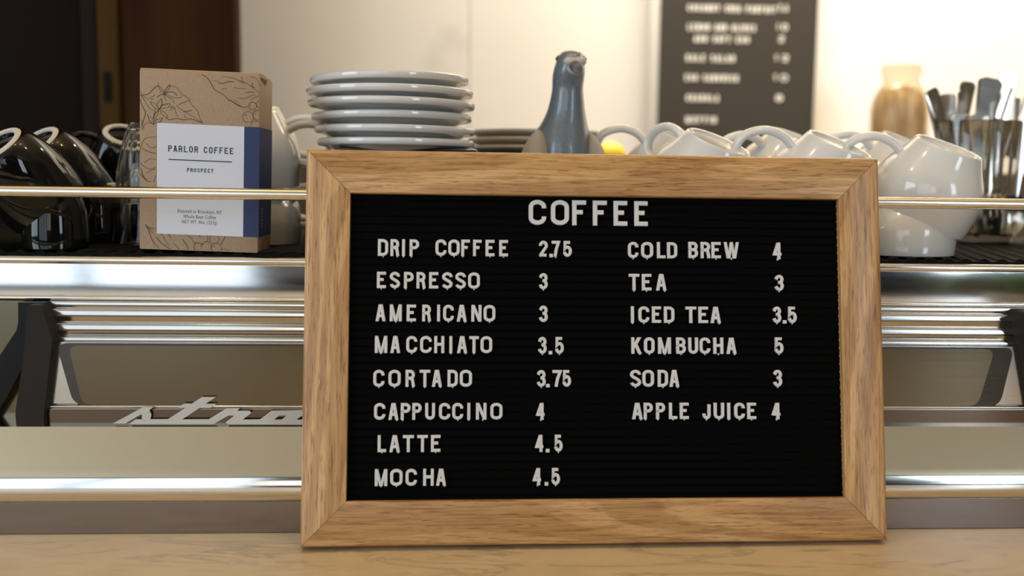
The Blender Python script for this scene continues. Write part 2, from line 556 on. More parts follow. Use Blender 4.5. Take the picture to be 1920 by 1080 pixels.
def glyph_data(ch, x0, x1, z0, z1, s, depth, y=0.0, bev=0.0):
    """solid letter standing in the XZ plane, front face at y - depth"""
    V, F = [], []
    y00 = y
    if ch == '.':
        loops = [[((x0 + x1) / 2, z0), ((x0 + x1) / 2, z1)]]
        s = x1 - x0
        mapp = lambda p: p
    else:
        loops = GL[ch]
        mapp = lambda p: (x0 + s / 2 + p[0] * (x1 - x0 - s), z0 + s / 2 + p[1] * (z1 - z0 - s))
    for li, lp in enumerate(loops):
        y = y00 - .00005 * li
        if lp[0] == 'P':
            hw = s * lp[3] / 2 * 1.06
            q = [(x0 + s / 2 + p[0] * (x1 - x0 - s), z0 + p[1] * (z1 - z0)) for p in lp[1:3]]
            (ax, az), (bx_, bz) = q
            k = (bz - az) / abs(bz - az)
            b0 = len(V)
            for (cx, cz) in q:
                h2 = hw - bev
                V += [(cx - hw, y, cz), (cx - hw, y - depth + bev, cz), (cx - h2, y - depth, cz), (cx + h2, y - depth, cz), (cx + hw, y - depth + bev, cz), (cx + hw, y, cz)]
            for k in range(6):
                k2 = (k + 1) % 6
                F.append((b0 + k, b0 + 6 + k, b0 + 6 + k2, b0 + k2))
            F.append(tuple(b0 + k for k in range(6)))
            F.append(tuple(b0 + 11 - k for k in range(6)))
            continue
        closed = lp[-1] == 'closed'
        pts = [mapp(p) for p in lp if p != 'closed']
        if ch in 'IT1' or (ch != '.' and len(pts) == 2):
            # run straight strokes out to the letter's full height
            pts = [(p[0], z0 if abs(p[1] - (z0 + s / 2)) < 1e-7 and abs(pts[0][0] - pts[1][0]) < 1e-7 else
                    (z1 if abs(p[1] - (z1 - s / 2)) < 1e-7 and abs(pts[0][0] - pts[1][0]) < 1e-7 else p[1])) for p in pts]
            if abs(pts[0][1] - pts[1][1]) < 1e-7 and ch == 'T':
                pts = [(x0, pts[0][1]), (x1, pts[1][1])]
        elif not closed and ch != '.':
            # free ends: lengthen by half a stroke
            for e, k in ((0, 1), (-1, -2)):
                d = Vector(pts[e]) - Vector(pts[k])
                if d.length > 1e-9 and ch not in 'SC2356JG':
                    pts[e] = tuple(Vector(pts[e]) + d.normalized() * s / 2)
        L, Q = ribbon(pts, s, closed)
        n = len(L)
        b0 = len(V)
        rows = [(0.0, L, Q)]
        if bev:
            cen = [(a + b) / 2 for a, b in zip(L, Q)]
            L2 = [c + (a - c) * (1 - 2 * bev / s) for a, c in zip(L, cen)]
            Q2 = [c + (a - c) * (1 - 2 * bev / s) for a, c in zip(Q, cen)]
        else:
            L2, Q2 = L, Q
        for i in range(n):
            V += [(L[i].x, y, L[i].y), (L[i].x, y - depth + bev, L[i].y), (L2[i].x, y - depth, L2[i].y),
                  (Q2[i].x, y - depth, Q2[i].y), (Q[i].x, y - depth + bev, Q[i].y), (Q[i].x, y, Q[i].y)]
        rng = range(n) if closed else range(n - 1)
        for i in rng:
            a, b = b0 + 6 * i, b0 + 6 * ((i + 1) % n)
            for k in range(5):
                F.append((a + k, b + k, b + k + 1, a + k + 1))
            F.append((a + 5, b + 5, b, a))
        if not closed:
            F.append(tuple(b0 + k for k in range(6)))
            F.append(tuple(b0 + 6 * (n - 1) + k for k in range(5, -1, -1)))
    return V, F


def merge(parts):
    V, F = [], []
    for v, f in parts:
        b = len(V)
        V += list(v)
        F += [tuple(i + b for i in q) for q in f]
    return V, F


ADV = {'I': 0.35, 'M': 1.25, 'W': 1.35, '.': 0.35, ' ': 0.7, 'J': 0.85, '1': 0.6}


def text_data(txt, x0, x1, z0, z1, s, depth, y=0.0, gap=0.45, ratio=None):
    """evenly set line of stroke capitals between x0 and x1"""
    tot = sum(ADV.get(c, 1.0) for c in txt) + gap * (len(txt) - 1)
    k = (x1 - x0) / tot
    out, x = [], x0
    for c in txt:
        w = ADV.get(c, 1.0) * k
        if c == '.':
            out.append(glyph_data('.', x, x + s * 1.2, z0, z0 + s * 1.2, s, depth, y))
        elif c != ' ':
            out.append(glyph_data(c, x, x + w, z0, z1, s, depth, y))
        x += w + gap * k
    return merge(out)


def type_mesh(name, txt, size, M, parent, loc, rot=(R(90), 0, 0), width=None, extrude=0.00005):
    """small print set with the built-in typeface, turned into a mesh"""
    c = bpy.data.curves.new(name, 'FONT')
    c.body = txt
    c.size = size
    c.align_x = 'CENTER'
    c.extrude = extrude
    c.space_character = 1.15
    t = bpy.data.objects.new(name, c)
    COL.objects.link(t)
    bpy.context.view_layer.update()
    dg = bpy.context.evaluated_depsgraph_get()
    me = bpy.data.meshes.new_from_object(t.evaluated_get(dg))
    bpy.data.objects.remove(t)
    if width:
        xs = [v.co.x for v in me.vertices]
        k = width / (max(xs) - min(xs))
        for v in me.vertices:
            v.co.x *= k
    o = link(name, me, M, parent, smooth=False)
    o.location = loc
    o.rotation_euler = rot
    return o

# ================================================================== THE SETTING
RX0, RX1, RY0, RY1, RZ0, RZ1 = -3.6, 4.2, -3.2, 2.1, -0.95, 2.4
tag(box('floor', RX0, RX1, RY0, RY1, RZ0 - 0.05, RZ0, FLOORM), kind='structure')
tag(box('ceiling', RX0, RX1, RY0, RY1, RZ1, RZ1 + 0.05, PLASTER), kind='structure')
bm = bmesh.new()
for a, b, c, d in ((RY0 - .12, -2.5, RZ0, RZ1), (-0.5, RY1 + .1, RZ0, RZ1), (-2.5, -0.5, RZ0, -0.05), (-2.5, -0.5, 2.25, RZ1)):
    add_box(bm, RX0 - .1, RX0, a, b, c, d)
tag(from_bm('wall_left', bm, DARKWALL), kind='structure')
bm = bmesh.new()
for a, b, c, d in ((-2.5, -2.45, -.05, 2.25), (-.55, -.5, -.05, 2.25), (-2.45, -.55, -.05, 0), (-2.45, -.55, 2.2, 2.25), (-1.52, -1.48, 0, 2.2)):
    add_box(bm, RX0 + .11, RX0 + .15, a, b, c, d)
tag(from_bm('window_4', bm, FRAMEM), kind='structure')  # frame of the invented window, added with the side fill
tag(box('wall_right', RX1, RX1 + 0.1, RY0 - 0.1, RY1 + 0.1, RZ0, RZ1, DARKWALL), kind='structure')
# marble wall behind the bar, in upright slabs with fine joints
bm = bmesh.new()
joints = [RX0, -1.2, 0.027, 1.254, 2.481, RX1]
for a, b in zip(joints[:-1], joints[1:]):
    add_box(bm, a + 0.0006, b - 0.0006, RY1, RY1 + 0.1, RZ0, RZ1, 0.0006, 1)
tag(from_bm('wall_back', bm, WALLM), kind='structure')
# shop front with three openings
WIN = [(-3.3, -0.92, -0.40, 2.30), (-0.85, 0.00, 0.30, 1.6), (2.38, 3.32, 0.10, 2.2)]
bm = bmesh.new()
xs = [RX0] + [v for w in WIN for v in w[:2]] + [RX1]
for i in range(0, len(xs), 2):
    add_box(bm, xs[i], xs[i + 1], RY0 - 0.12, RY0, RZ0, RZ1)
for x0, x1, z0, z1 in WIN:
    add_box(bm, x0, x1, RY0 - 0.12, RY0, RZ0, z0)
    add_box(bm, x0, x1, RY0 - 0.12, RY0, z1, RZ1)
tag(from_bm('wall_front', bm, DARKWALL), kind='structure')
for k, (x0, x1, z0, z1) in enumerate(WIN):
    bm = bmesh.new()
    for a, b, c, d in ((x0, x0 + .05, z0, z1), (x1 - .05, x1, z0, z1), (x0 + .05, x1 - .05, z0, z0 + .05), (x0 + .05, x1 - .05, z1 - .05, z1)):
        add_box(bm, a, b, RY0 + 0.005, RY0 + 0.055, c, d)
    nm = (3, 2, 2)[k]
    for j in range(1, nm):
        xm = x0 + (x1 - x0) * j / nm
        add_box(bm, xm - .022, xm + .022, RY0 + 0.12, RY0 + 0.16, z0, z1)
    tag(from_bm('window_%d' % (k + 1), bm, FRAMEM), kind='structure')
tag(box('unseen_dark_panel_1', 0.06, 2.33, RY0, RY0 + 0.02, RZ0, 1.2, NIGHT), kind='structure')  # unseen dark panels, added so the steel fascia mirrors something dark
tag(box('unseen_dark_panel_2', -0.85, 0.05, RY0, RY0 + 0.02, RZ0, -0.12, NIGHT), kind='structure')
tag(box('unseen_dark_panel_3', 3.34, 4.15, RY0, RY0 + 0.02, RZ0, 1.2, NIGHT), kind='structure')
# dark wooden door left behind the bar; its unlit look deepens the colours
d = empty('door_1', (0, 1.5, 0))
tag(d, kind='structure')
box('door_panel', -0.489, -0.326, 0, 0.05, RZ0, RZ1, DARKWOOD, d, 0.002)
box('door_stile', -0.5205, -0.4905, -0.008, 0.045, RZ0, RZ1, STILE, d, 0.003)
box('door_edge_strip', -0.545, -0.522, -0.004, 0.05, RZ0, RZ1, PLUM, d, 0.003)
box('latch', -0.512, -0.502, -0.0125, -0.007, 0.383, 0.426, RUBBER, d, 0.002)
box('side_panel', -0.70, -0.547, 0.01, 0.06, RZ0, RZ1, NIGHT, d, 0.002)
box('outer_panel', -1.7, -0.702, 0.0, 0.05, RZ0, RZ1, PLUM, d, 0.002)

# the marble worktop that the machine and the sign stand on
c = empty('service_counter', (0, 0.6, -0.95))
tag(c, 'warm veined marble service counter under the sign and the espresso machine', 'counter')
w = box('worktop', -2.4, 2.6, -0.88, 0.72, 0.91, 0.95, COUNTER, c, 0.002)
box('base_cabinet', -2.35, 2.55, -0.80, 0.66, 0.0, 0.91, CABM, c)
b = box('back_bar', -0.30, 2.6, 1.62, 2.095, RZ0, 0.30, CABM)
tag(b, 'dark wooden back bar cabinet in front of the marble wall', 'cabinet')

# ================================================================== ESPRESSO MACHINE
mc = empty('espresso_machine', (0.06, 1.0, 0))
tag(mc, 'polished steel espresso machine behind the framed menu board', 'espresso machine')
MO = (-0.06, -1.0, 0)
def mpart(o):
    o.location = MO
    return o
X0, X1 = -0.64, 0.82
# lower body with bullnose and skirt
sl = [Vector((0, .7775, .0804))] + smooth_path([(0, .7605, .0527), (0, .7583, .0490), (0, .7563, .0450), (0, .7549, .0410), (0, .7542, .0370), (0, .7541, .0335), (0, .7550, .0297), (0, .7570, .0266), (0, .7585, .0256)], 7)
prof = [(1.30, .0804)] + [(p.y, p.z) for p in sl] + [(.7590, .0250), (1.30, 0.0250)]
mpart(extrude_profile('lower_body', prof, X0, X1, STEEL, mc, sharp=14))
mpart(box('skirt', X0, X1, .7585, 1.29, .0005, .0252, SKIRT, mc))
# stepped splash panel under the cup tray
def bead(cy, cz, ry, rz, n=18):
    return [(cy - ry * math.cos(R(a)), cz + rz * math.sin(R(a))) for a in [90 - 180 * i / n for i in range(n + 1)]]
def step(y, ztop, h, n=30):
    """rounded step: quick roll over the top, long nearly upright face, quick roll under"""
    es = [80 - 58 * k / 8 for k in range(8)] + [22 - 17 * k / 14 for k in range(14)] + [5 - 75 * k / 9 for k in range(10)]
    ws = [.45] * 8 + [.8] * 14 + [.4] * 10
    dz = [w * math.cos(R(e)) for e, w in zip(es, ws)]
    k = h / sum(dz)
    out = [(y, ztop)]
    for e, w in zip(es, ws):
        out.append((out[-1][0] - k * w * math.sin(R(e)), out[-1][1] - k * w * math.cos(R(e))))
    return out
prof = [(.86, .1774), (.8005, .1774)] + step(.8000, .1772, .0034) + [(.7984, .1736), (.7992, .1714)] + step(.7980, .1712, .0056) + \
       [(.7950, .1654), (.7966, .1602)] + step(.7950, .1600, .0054) + [(.7918, .1544), (.7934, .1496)] + step(.7915, .1494, .0026) + [(.7875, .1460), (.7870, .0968)] + bead(.7852, .0950, .0018, .0013, 14) + [(.7840, .0930), (.7840, .0925), (.86, .0925)]
mpart(extrude_profile('splash_panel', prof, -.322, .484, SPLASH, mc, sharp=16))
mpart(box('bottom_lip', -.322, .484, .7838, .80, .0793, .0928, LIPM, mc))
# steel reflection built as rounded plates: dark surround, olive middle
def rounded_poly(corners, r, n=6):
    out = []
    m_ = len(corners)
    for i in range(m_):
        a, b, c_ = (Vector(corners[(i + k) % m_]) for k in (-1, 0, 1))
        d1, d2 = (a - b).normalized(), (c_ - b).normalized()
        p0, p2 = b + d1 * r, b + d2 * r
        for k in range(n + 1):
            t = k / n
            q = p0 * (1 - t) ** 2 + b * 2 * t * (1 - t) + p2 * t * t
            out.append((q.x, q.y))
    return out
V, F = prism_data(rounded_poly([(-.3125, .1455), (.4650, .1455), (.4560, .0960), (-.3005, .0960)], .009), .7855, .7875)
mpart(mesh('dark_reflection_rim', V, F, DARKSTEEL, mc))
V, F = prism_data(rounded_poly([(-.3025, .1440), (.4475, .1440), (.4360, .0962), (-.2930, .0962)], .008), .7838, .7860)
mpart(mesh('reflection_panel', V, F, REFL_STEEL, mc))
# end caps and the dark support arms
V, F = prism_data(rounded_poly([(-.3205, .1765), (-.3120, .1500), (-.3210, .0880), (-.3206, .0793), (-.3420, .0793), (-.3425, .0910), (-.3344, .1363), (-.3300, .1765)], .0025, 3), .7780, .80)
mpart(mesh('end_cap', V, F, ENDCAP, mc))
V, F = prism_data(rounded_poly([(.4660, .1765), (.56, .1765), (.56, .0793), (.4850, .0793), (.4690, .148)], .0025, 3), .7780, .80)
mpart(mesh('end_cap', V, F, ENDCAP, mc))
V, F = prism_data([(-.3417, .1770), (-.3422, .1615), (-.3437, .155), (-.3545, .139), (-.395, .0793), (-.3670, .0793), (-.354, .1003), (-.3343, .1364), (-.3215, .1580), (-.3205, .1640), (-.321, .1770)], .7890, .81)
mpart(mesh('support_arm', V, F, ARM, mc))
V, F = prism_data([(.60, .1770), (.60, .16), (.66, .0793), (.69, .0793), (.622, .165), (.622, .1770)], .7890, .81)
mpart(mesh('support_arm', V, F, ARM, mc))
mpart(box('side_panel', X0, -.335, .80, .82, .0793, .1772, REFL_STEEL, mc))
mpart(box('side_panel', .55, X1, .80, .82, .0793, .1772, REFL_STEEL, mc))
# cup tray with rolled lip and flat polished fascia
prof = [(1.30, .1775), (1.30, .2115), (.8062, .2115)] + arc(.8032, .2098, .0033, .0033, 30, 260, 24) + [(.8026, .2062), (.8026, .1815)] + \
       arc(.8030, .1793, .0022, .0020, 100, 260, 16) + [(.81, .1775)]
mpart(extrude_profile('cup_tray', prof, X0, X1, STEEL, mc, sharp=14))
mpart(box('raised_deck', -.105, .02, .875, 1.2, .2115, .3050, DARKSTEEL, mc, .004))
mpart(box('raised_deck', .0205, .15, 1.05, 1.2, .2115, .3050, DARKSTEEL, mc, .004))
# rail around the tray
rail = mpart(tube('cup_rail', [(X0, .7925, .2640), (X1, .7925, .2640)], .0046, BRASS, mc, 20))
for x in (-.60, .10, .78):
    mpart(tube('rail_post', smooth_path([(x, .7925, .264), (x, .7945, .245), (x, .802, .222), (x, .8045, .2120)], 5), .0035, BRASS, rail, 12)).location = (0, 0, 0)
# script emblem
EM = [
    [(-0.263, 0.0856), (-0.2394, 0.0987), (-0.2321, 0.0985), (-0.2352, 0.0962), (-0.2372, 0.0945), (-0.2426, 0.0923), (-0.2538, 0.0856)],
    [(-0.2394, 0.0960), (-0.2352, 0.0962), (-0.2338, 0.0921), (-0.2347, 0.0887), (-0.2385, 0.0887), (-0.2413, 0.0896), (-0.2404, 0.0914), (-0.2412, 0.0935)],
    [(-0.251, 0.0852), (-0.2457, 0.0889), (-0.1872, 0.0889), (-0.1856, 0.0852)],
    [(-0.222, 0.0884), (-0.195, 0.1065), (-0.1845, 0.1065), (-0.211, 0.0884)],
    [(-0.2133, 0.0987), (-0.2086, 0.1013), (-0.184, 0.1012), (-0.1883, 0.0981), (-0.2121, 0.0981)],
    [(-0.1906, 0.0886), (-0.1764, 0.0976), (-0.1661, 0.0976), (-0.168, 0.0957), (-0.1586, 0.0957), (-0.1573, 0.0941), (-0.1638, 0.0888), (-0.1497, 0.0888), (-0.1497, 0.0852), (-0.1758, 0.0852), (-0.1769, 0.0868), (-0.1701, 0.0921), (-0.1748, 0.0921), (-0.1865, 0.0852)],
    [(-0.151, 0.0886), (-0.1419, 0.0957), (-0.1316, 0.0957), (-0.1399, 0.0886)],
    [(-0.1419, 0.0957), (-0.1179, 0.0963), (-0.1188, 0.0921), (-0.1368, 0.0921)],
    [(-0.13, 0.0921), (-0.1222, 0.0961), (-0.1128, 0.0961), (-0.1231, 0.0884), (-0.1343, 0.0884)],
    [(-0.151, 0.0889), (-0.1051, 0.089), (-0.1051, 0.0852), (-0.151, 0.0852)],
]
EM = [[(x * 1.0215, max(.0805, .2785 - (.2777 - z) * 1.0215)) for x, z in q] for q in EM]
V, F = merge([prism_data(q, .7800 - .0001 * i, .7820 - .0001 * i) for i, q in enumerate(EM)])
mpart(mesh('emblem', V, F, SILVER, mc, smooth=False))['label'] = 'pale grey script lettering on the back panel'

# ribbed black rubber mat lying on the tray
bm = bmesh.new()
add_box(bm, -.60, .78, .838, 1.28, .2116, .2126)
mt = from_bm('bar_mat', bm, RUBBER, smooth=False)
tag(mt, 'black ribbed rubber mat on the cup tray under the crockery', 'bar mat')
parts = []
n_rib = 92
for i in range(n_rib):
    xa = -.62 + i * .0162
    pts = []
    for k in range(23):
        t = k / 22
        x, y = xa + .10 * t, .8410 + .30 * t
        if -.598 < x < .778:
            pts.append(Vector((x, y, .2095)))
    if len(pts) > 2:
        parts.append(tube_data(pts, [.0058 + .0005 * (q % 2) for q in range(len(pts))], 8))
V, F = merge(parts)
rb = mesh('ribs', V, F, RUBBER, mt)
rb['kind'] = 'stuff'

# ================================================================== LETTER BOARD
BS = 0.9878
lean, byaw = 0.18055, 0.0132
BW, BH, FW, BT = .4572 * BS, .3048 * BS, .0343 * BS, .019
sign = empty('letter_board', (.1122, .7195, .0036))
ex = Vector((math.cos(byaw), math.sin(byaw), 0))
nb = Vector((-math.sin(byaw), math.cos(byaw), 0))
bu = math.sin(lean) * nb + math.cos(lean) * Vector((0, 0, 1))
bn = bu.cross(ex)
sign.rotation_euler = Matrix((ex, bn, bu)).transposed().to_euler()
if bn.y < 0:
    raise SystemExit('board axes')
tag(sign, 'oak framed black letter board menu headed COFFEE leaning on the machine', 'menu board')
def frame_piece(L, loc, rot, off):
    T, w = BT, FW
    cs = [(0, 0), (0, T - .0035), (.0006, T - .0016), (.0017, T - .0005), (.0035, T), (w - .0012, T), (w - .0003, T - .0004), (w, T - .0015), (w, 0)]
    n = len(cs)
    V = [(-L / 2 + z + .00018, T - dd, z) for z, dd in cs] + [(L / 2 - z - .00018, T - dd, z) for z, dd in cs]
    F = [tuple(range(n)), tuple(range(n, 2 * n))] + [(i, (i + 1) % n, n + (i + 1) % n, n + i) for i in range(n)]
    o = mesh('frame_rail', V, F, OAK, sign, sharp=50)
    o.location = loc
    o.rotation_euler = rot
frame_piece(BW, (0, 0, 0), (0, 0, 0), 0)
frame_piece(BW, (0, 0, BH), (0, R(180), 0), 1)
frame_piece(BH, (-BW / 2, 0, BH / 2), (0, R(90), 0), 2)
frame_piece(BH, (BW / 2, 0, BH / 2), (0, R(-90), 0), 3)
# grooved felt
pt = .00635 * BS
pf = [(.016, FW - .004), (.0055, FW - .004)]
z = FW - .003
while z < BH - FW + .003:
    pf += [(.0050, z + .0008), (.0050, z + pt - .0014), (.0062, z + pt - .0009), (.0062, z + pt - .0002)]
    z += pt
pf += [(.0055, z + .001), (.016, z + .001)]
extrude_profile('felt_panel', pf, -BW / 2 + FW - .004, BW / 2 - FW + .004, FELT, sign, sharp=20)
box('backing_board', -BW / 2 + .006, BW / 2 - .006, .0162, .0186, .006, BH - .006, KRAFTIN, sign)
ROWS = [
    ("COFFEE", 247.6, 267.5, [(-55.2, -41.3), (-37.6, -23.2), (-20.7, -9.7), (-4.2, 6.9), (12.4, 23.2), (29.0, 39.6)]),
    ("DRIP", 221.9, 235.1, [(-172.8, -164.8), (-163.1, -156.3), (-154.2, -151.7), (-148.3, -140.8)]),
    ("COFFEE", 222.4, 235.3, [(-128.2, -119.6), (-118.2, -109.3), (-108.1, -101.4), (-98.9, -92.2), (-89.1, -82.1), (-78.4, -71.5)]),
    ("2.75", 222.5, 235.1, [(-47.1, -40.0), (-38.8, -36.0), (-36.9, -30.4), (-28.1, -21.0)]),
    ("ESPRESSO", 196.8, 209.6, [(-173.3, -166.3), (-163.4, -155.4), (-152.4, -144.8), (-142.7, -135.7), (-133.0, -125.8), (-122.9, -114.6), (-112.6, -104.3), (-102.6, -93.4)]),
    ("3", 196.7, 209.5, [(-47.1, -40.1)]),
    ("AMERICANO", 171.2, 184.2, [(-173.9, -166.3), (-163.1, -153.8), (-150.1, -142.9), (-138.1, -131.3), (-126.7, -124.1), (-121.9, -113.6), (-111.3, -103.6), (-100.0, -92.0), (-90.4, -81.2)]),
    ("3", 171.1, 184.0, [(-47.1, -40.1)]),
    ("MACCHIATO", 146.7, 159.9, [(-174.3, -164.7), (-162.3, -154.8), (-150.2, -141.7), (-139.5, -130.5), (-128.6, -120.8), (-117.0, -114.5), (-110.9, -103.1), (-101.5, -94.1), (-92.7, -83.6)]),
    ("3.5", 146.3, 159.5, [(-47.8, -41.0), (-39.5, -36.7), (-34.6, -27.5)]),
    ("CORTADO", 120.7, 133.8, [(-175.2, -166.6), (-163.6, -154.2), (-150.5, -143.3), (-139.7, -131.5), (-130.2, -122.5), (-118.2, -110.2), (-108.7, -99.2)]),
    ("3.75", 120.7, 133.7, [(-48.8, -41.8), (-41.6, -38.7), (-36.5, -29.3), (-28.8, -21.9)]),
    ("CAPPUCCINO", 95.5, 108.3, [(-174.3, -165.7), (-163.3, -155.7), (-153.9, -146.4), (-145.1, -137.9), (-135.2, -127.6), (-124.6, -115.9), (-114.4, -105.9), (-102.9, -100.3), (-96.1, -87.9), (-84.9, -75.5)]),
    ("4", 95.2, 108.2, [(-49.6, -41.7)]),
    ("LATTE", 70.9, 83.8, [(-171.3, -164.8), (-162.3, -154.3), (-152.1, -143.7), (-141.1, -133.0), (-130.6, -123.3)]),
    ("4.5", 70.5, 83.6, [(-50.3, -42.7), (-41.8, -38.9), (-35.3, -28.6)]),
    ("MOCHA", 45.3, 58.1, [(-173.2, -163.6), (-161.5, -152.0), (-149.8, -141.1), (-136.4, -128.2), (-126.4, -118.8)]),
    ("4.5", 45.1, 58.1, [(-52.2, -44.5), (-42.7, -39.9), (-37.6, -30.7)]),
    ("COLD", 222.0, 234.9, [(23.7, 32.0), (34.3, 43.8), (47.0, 53.6), (55.1, 63.2)]),
    ("BREW", 222.4, 235.4, [(72.3, 80.0), (82.2, 89.8), (90.9, 98.2), (101.0, 113.1)]),
    ("4", 222.0, 235.4, [(140.7, 148.7)]),
    ("TEA", 196.4, 209.5, [(24.2, 32.5), (34.7, 42.1), (46.1, 54.2)]),
    ("3", 196.7, 209.6, [(141.9, 149.2)]),
    ("ICED", 170.8, 183.8, [(25.5, 28.3), (31.7, 40.3), (42.5, 49.6), (52.1, 60.4)]),
    ("TEA", 170.8, 183.8, [(69.4, 77.8), (79.8, 87.3), (89.6, 97.7)]),
    ("3.5", 171.1, 184.2, [(139.8, 146.7), (148.1, 150.9), (152.1, 159.3)]),
    ("KOMBUCHA", 146.5, 159.4, [(25.9, 33.9), (36.0, 44.3), (47.2, 57.4), (61.6, 69.3), (71.4, 79.1), (80.4, 88.9), (91.5, 99.4), (102.1, 109.9)]),
    ("5", 146.6, 159.7, [(140.8, 148.1)]),
    ("SODA", 120.6, 133.9, [(24.7, 33.3), (34.5, 43.6), (46.7, 54.8), (56.0, 63.7)]),
    ("3", 120.6, 134.0, [(139.4, 146.5)]),
    ("APPLE", 95.4, 108.2, [(26.2, 34.3), (35.3, 42.5), (45.1, 52.3), (55.4, 61.7), (64.0, 70.9)]),
    ("JUICE", 95.2, 108.1, [(82.1, 88.5), (91.1, 99.4), (101.8, 104.4), (107.6, 115.9), (118.0, 124.9)]),
    ("4", 95.1, 108.0, [(137.7, 145.5)]),
]
rnd2 = random.Random(3)
for txt, v0, v1, spans in ROWS:
    e = empty('menu_price' if txt[0].isdigit() else ('menu_heading' if v1 - v0 > 16 else 'menu_word'))
    e.parent = sign
    big = v1 - v0 > 16
    s = .0035 * BS if big else .00235 * BS
    for ch, (a, b2) in zip(txt, spans):
        a, b2, zz0, zz1 = (q * .001 * BS for q in (a, b2, v0, v1))
        if ch == '.':
            g = [glyph_data('.', a, b2, zz0 - .0004, zz0 + .0022, s, .0024, .0052, .0003)]
        else:
            g = [glyph_data(ch, a, b2, zz0, zz1, s, .0026, .0052, .0004)]
            # the little fixing tab that shows under most letters
            if not big and rnd2.random() < .75:
                xm = {'P': a + .2 * (b2 - a), 'F': a + .2 * (b2 - a), 'R': b2 - .0014, 'A': b2 - .0012, 'K': b2 - .0012, 'N': (a + b2) / 2 + .0012}.get(ch, (a + b2) / 2)
                hw = .0006
                g.append(prism_data([(xm - hw, zz0 + .0006), (xm - hw * .6, zz0 - .0009), (xm + hw * .6, zz0 - .0009), (xm + hw, zz0 + .0006)], .0034, .0052))
        V, F = merge(g)
        mesh('letter', V, F, LETTERM, e, sharp=30)

# ================================================================== COFFEE BOX
bw, bd, bh = .0975, .056, .1468
cb = empty('coffee_box', (-.2140, .838, .2151), (0, R(1.5), R(0)))
tag(cb, 'tan kraft coffee box with white label PARLOR COFFEE and navy stripe', 'coffee box')
bm = bmesh.new()
add_box(bm, -bw / 2, bw / 2, 0, bd, 0, bh, .0012, 2)
body = from_bm('carton', bm, KRAFT, cb)
# slightly bulging front and side
for v in body.data.vertices:
    x, y, zz = v.co
# rounded top flap and a dark patch for the shaded slot at its end
pf = [(.0004, bh - .0022), (.0010, bh + .0010), (.004, bh + .0022), (.02, bh + .0024), (bd - .002, bh + .0012), (bd - .002, bh - .002)]
extrude_profile('top_flap', pf, -bw / 2 + .0003, bw / 2 - .0012, KRAFT, cb)
V, F = [(bw / 2 + .0003, .003, bh - .0012), (bw / 2 + .0003, .030, bh - .0012), (bw / 2 + .0003, .024, bh - .0060), (bw / 2 + .0003, .003, bh - .0030), (bw / 2 - .001, .003, bh - .0012), (bw / 2 - .001, .030, bh - .0012), (bw / 2 - .001, .024, bh - .0060), (bw / 2 - .001, .003, bh - .0030)], [(0, 1, 2, 3), (4, 5, 6, 7), (0, 1, 5, 4), (1, 2, 6, 5), (2, 3, 7, 6), (3, 0, 4, 7)]
mesh('flap_slot_shade', V, F, KRAFTIN, cb, smooth=False)
def fu(x):                                  # artwork units across the front (226 wide) and down (339 high)
    return -bw / 2 + (x - 261) / 226 * bw
def fv(y, x=374):
    return bh - (y - 128.5 - .036 * (x - 261)) / 339 * bh
lab = box('label', fu(294.5), fu(458.5), -.0004, .0002, fv(440.5), fv(230), PAPER, cb)
st = box('label_stripe', fu(458.5), bw / 2 + .0004, -.0004, bd - .0008, fv(440.5), fv(230), NAVY, cb)
def ink(name, data, M=INK, parent=cb):
    V, F = data
    return mesh(name, V, F, M, parent, smooth=False)
def zc(y0, y1, up):
    return fv(y1), fv(y0)
ink('title', text_data('PARLOR COFFEE', fu(315.5), fu(438.5), fv(283.2), fv(271.2), .00085, .0001, -.0004, gap=.42))
V, F = prism_data([(fu(316), fv(299)), (fu(436), fv(299)), (fu(436), fv(297)), (fu(316), fv(297))], -.0005, -.0004)
mesh('title_rule', V, F, INK, cb, smooth=False)
ink('subtitle', text_data('PROSPECT', fu(351), fu(401), fv(320.2), fv(312.7), .00062, .0001, -.0004, gap=.5))
for y, wd, t in ((398.5, 84, 'Roasted in Brooklyn, NY'), (408.6, 62, 'Whole Bean Coffee'), (418.8, 66, 'NET WT. 8oz. (227g)')):
    type_mesh('small_print', t, .0042, INK, cb, (fu(375.5), -.00045, fv(y)), width=wd / 226 * bw)
V, F = text_data('COFFEE', 0, .017, 0, .0022, .0004, .0001, 0, gap=.6)
sp = mesh('side_print', V, F, WHITEINK, cb, smooth=False)
sp.location = (bw / 2 + .0005, .015, fv(424))
sp.rotation_euler = (0, R(-90), R(90))
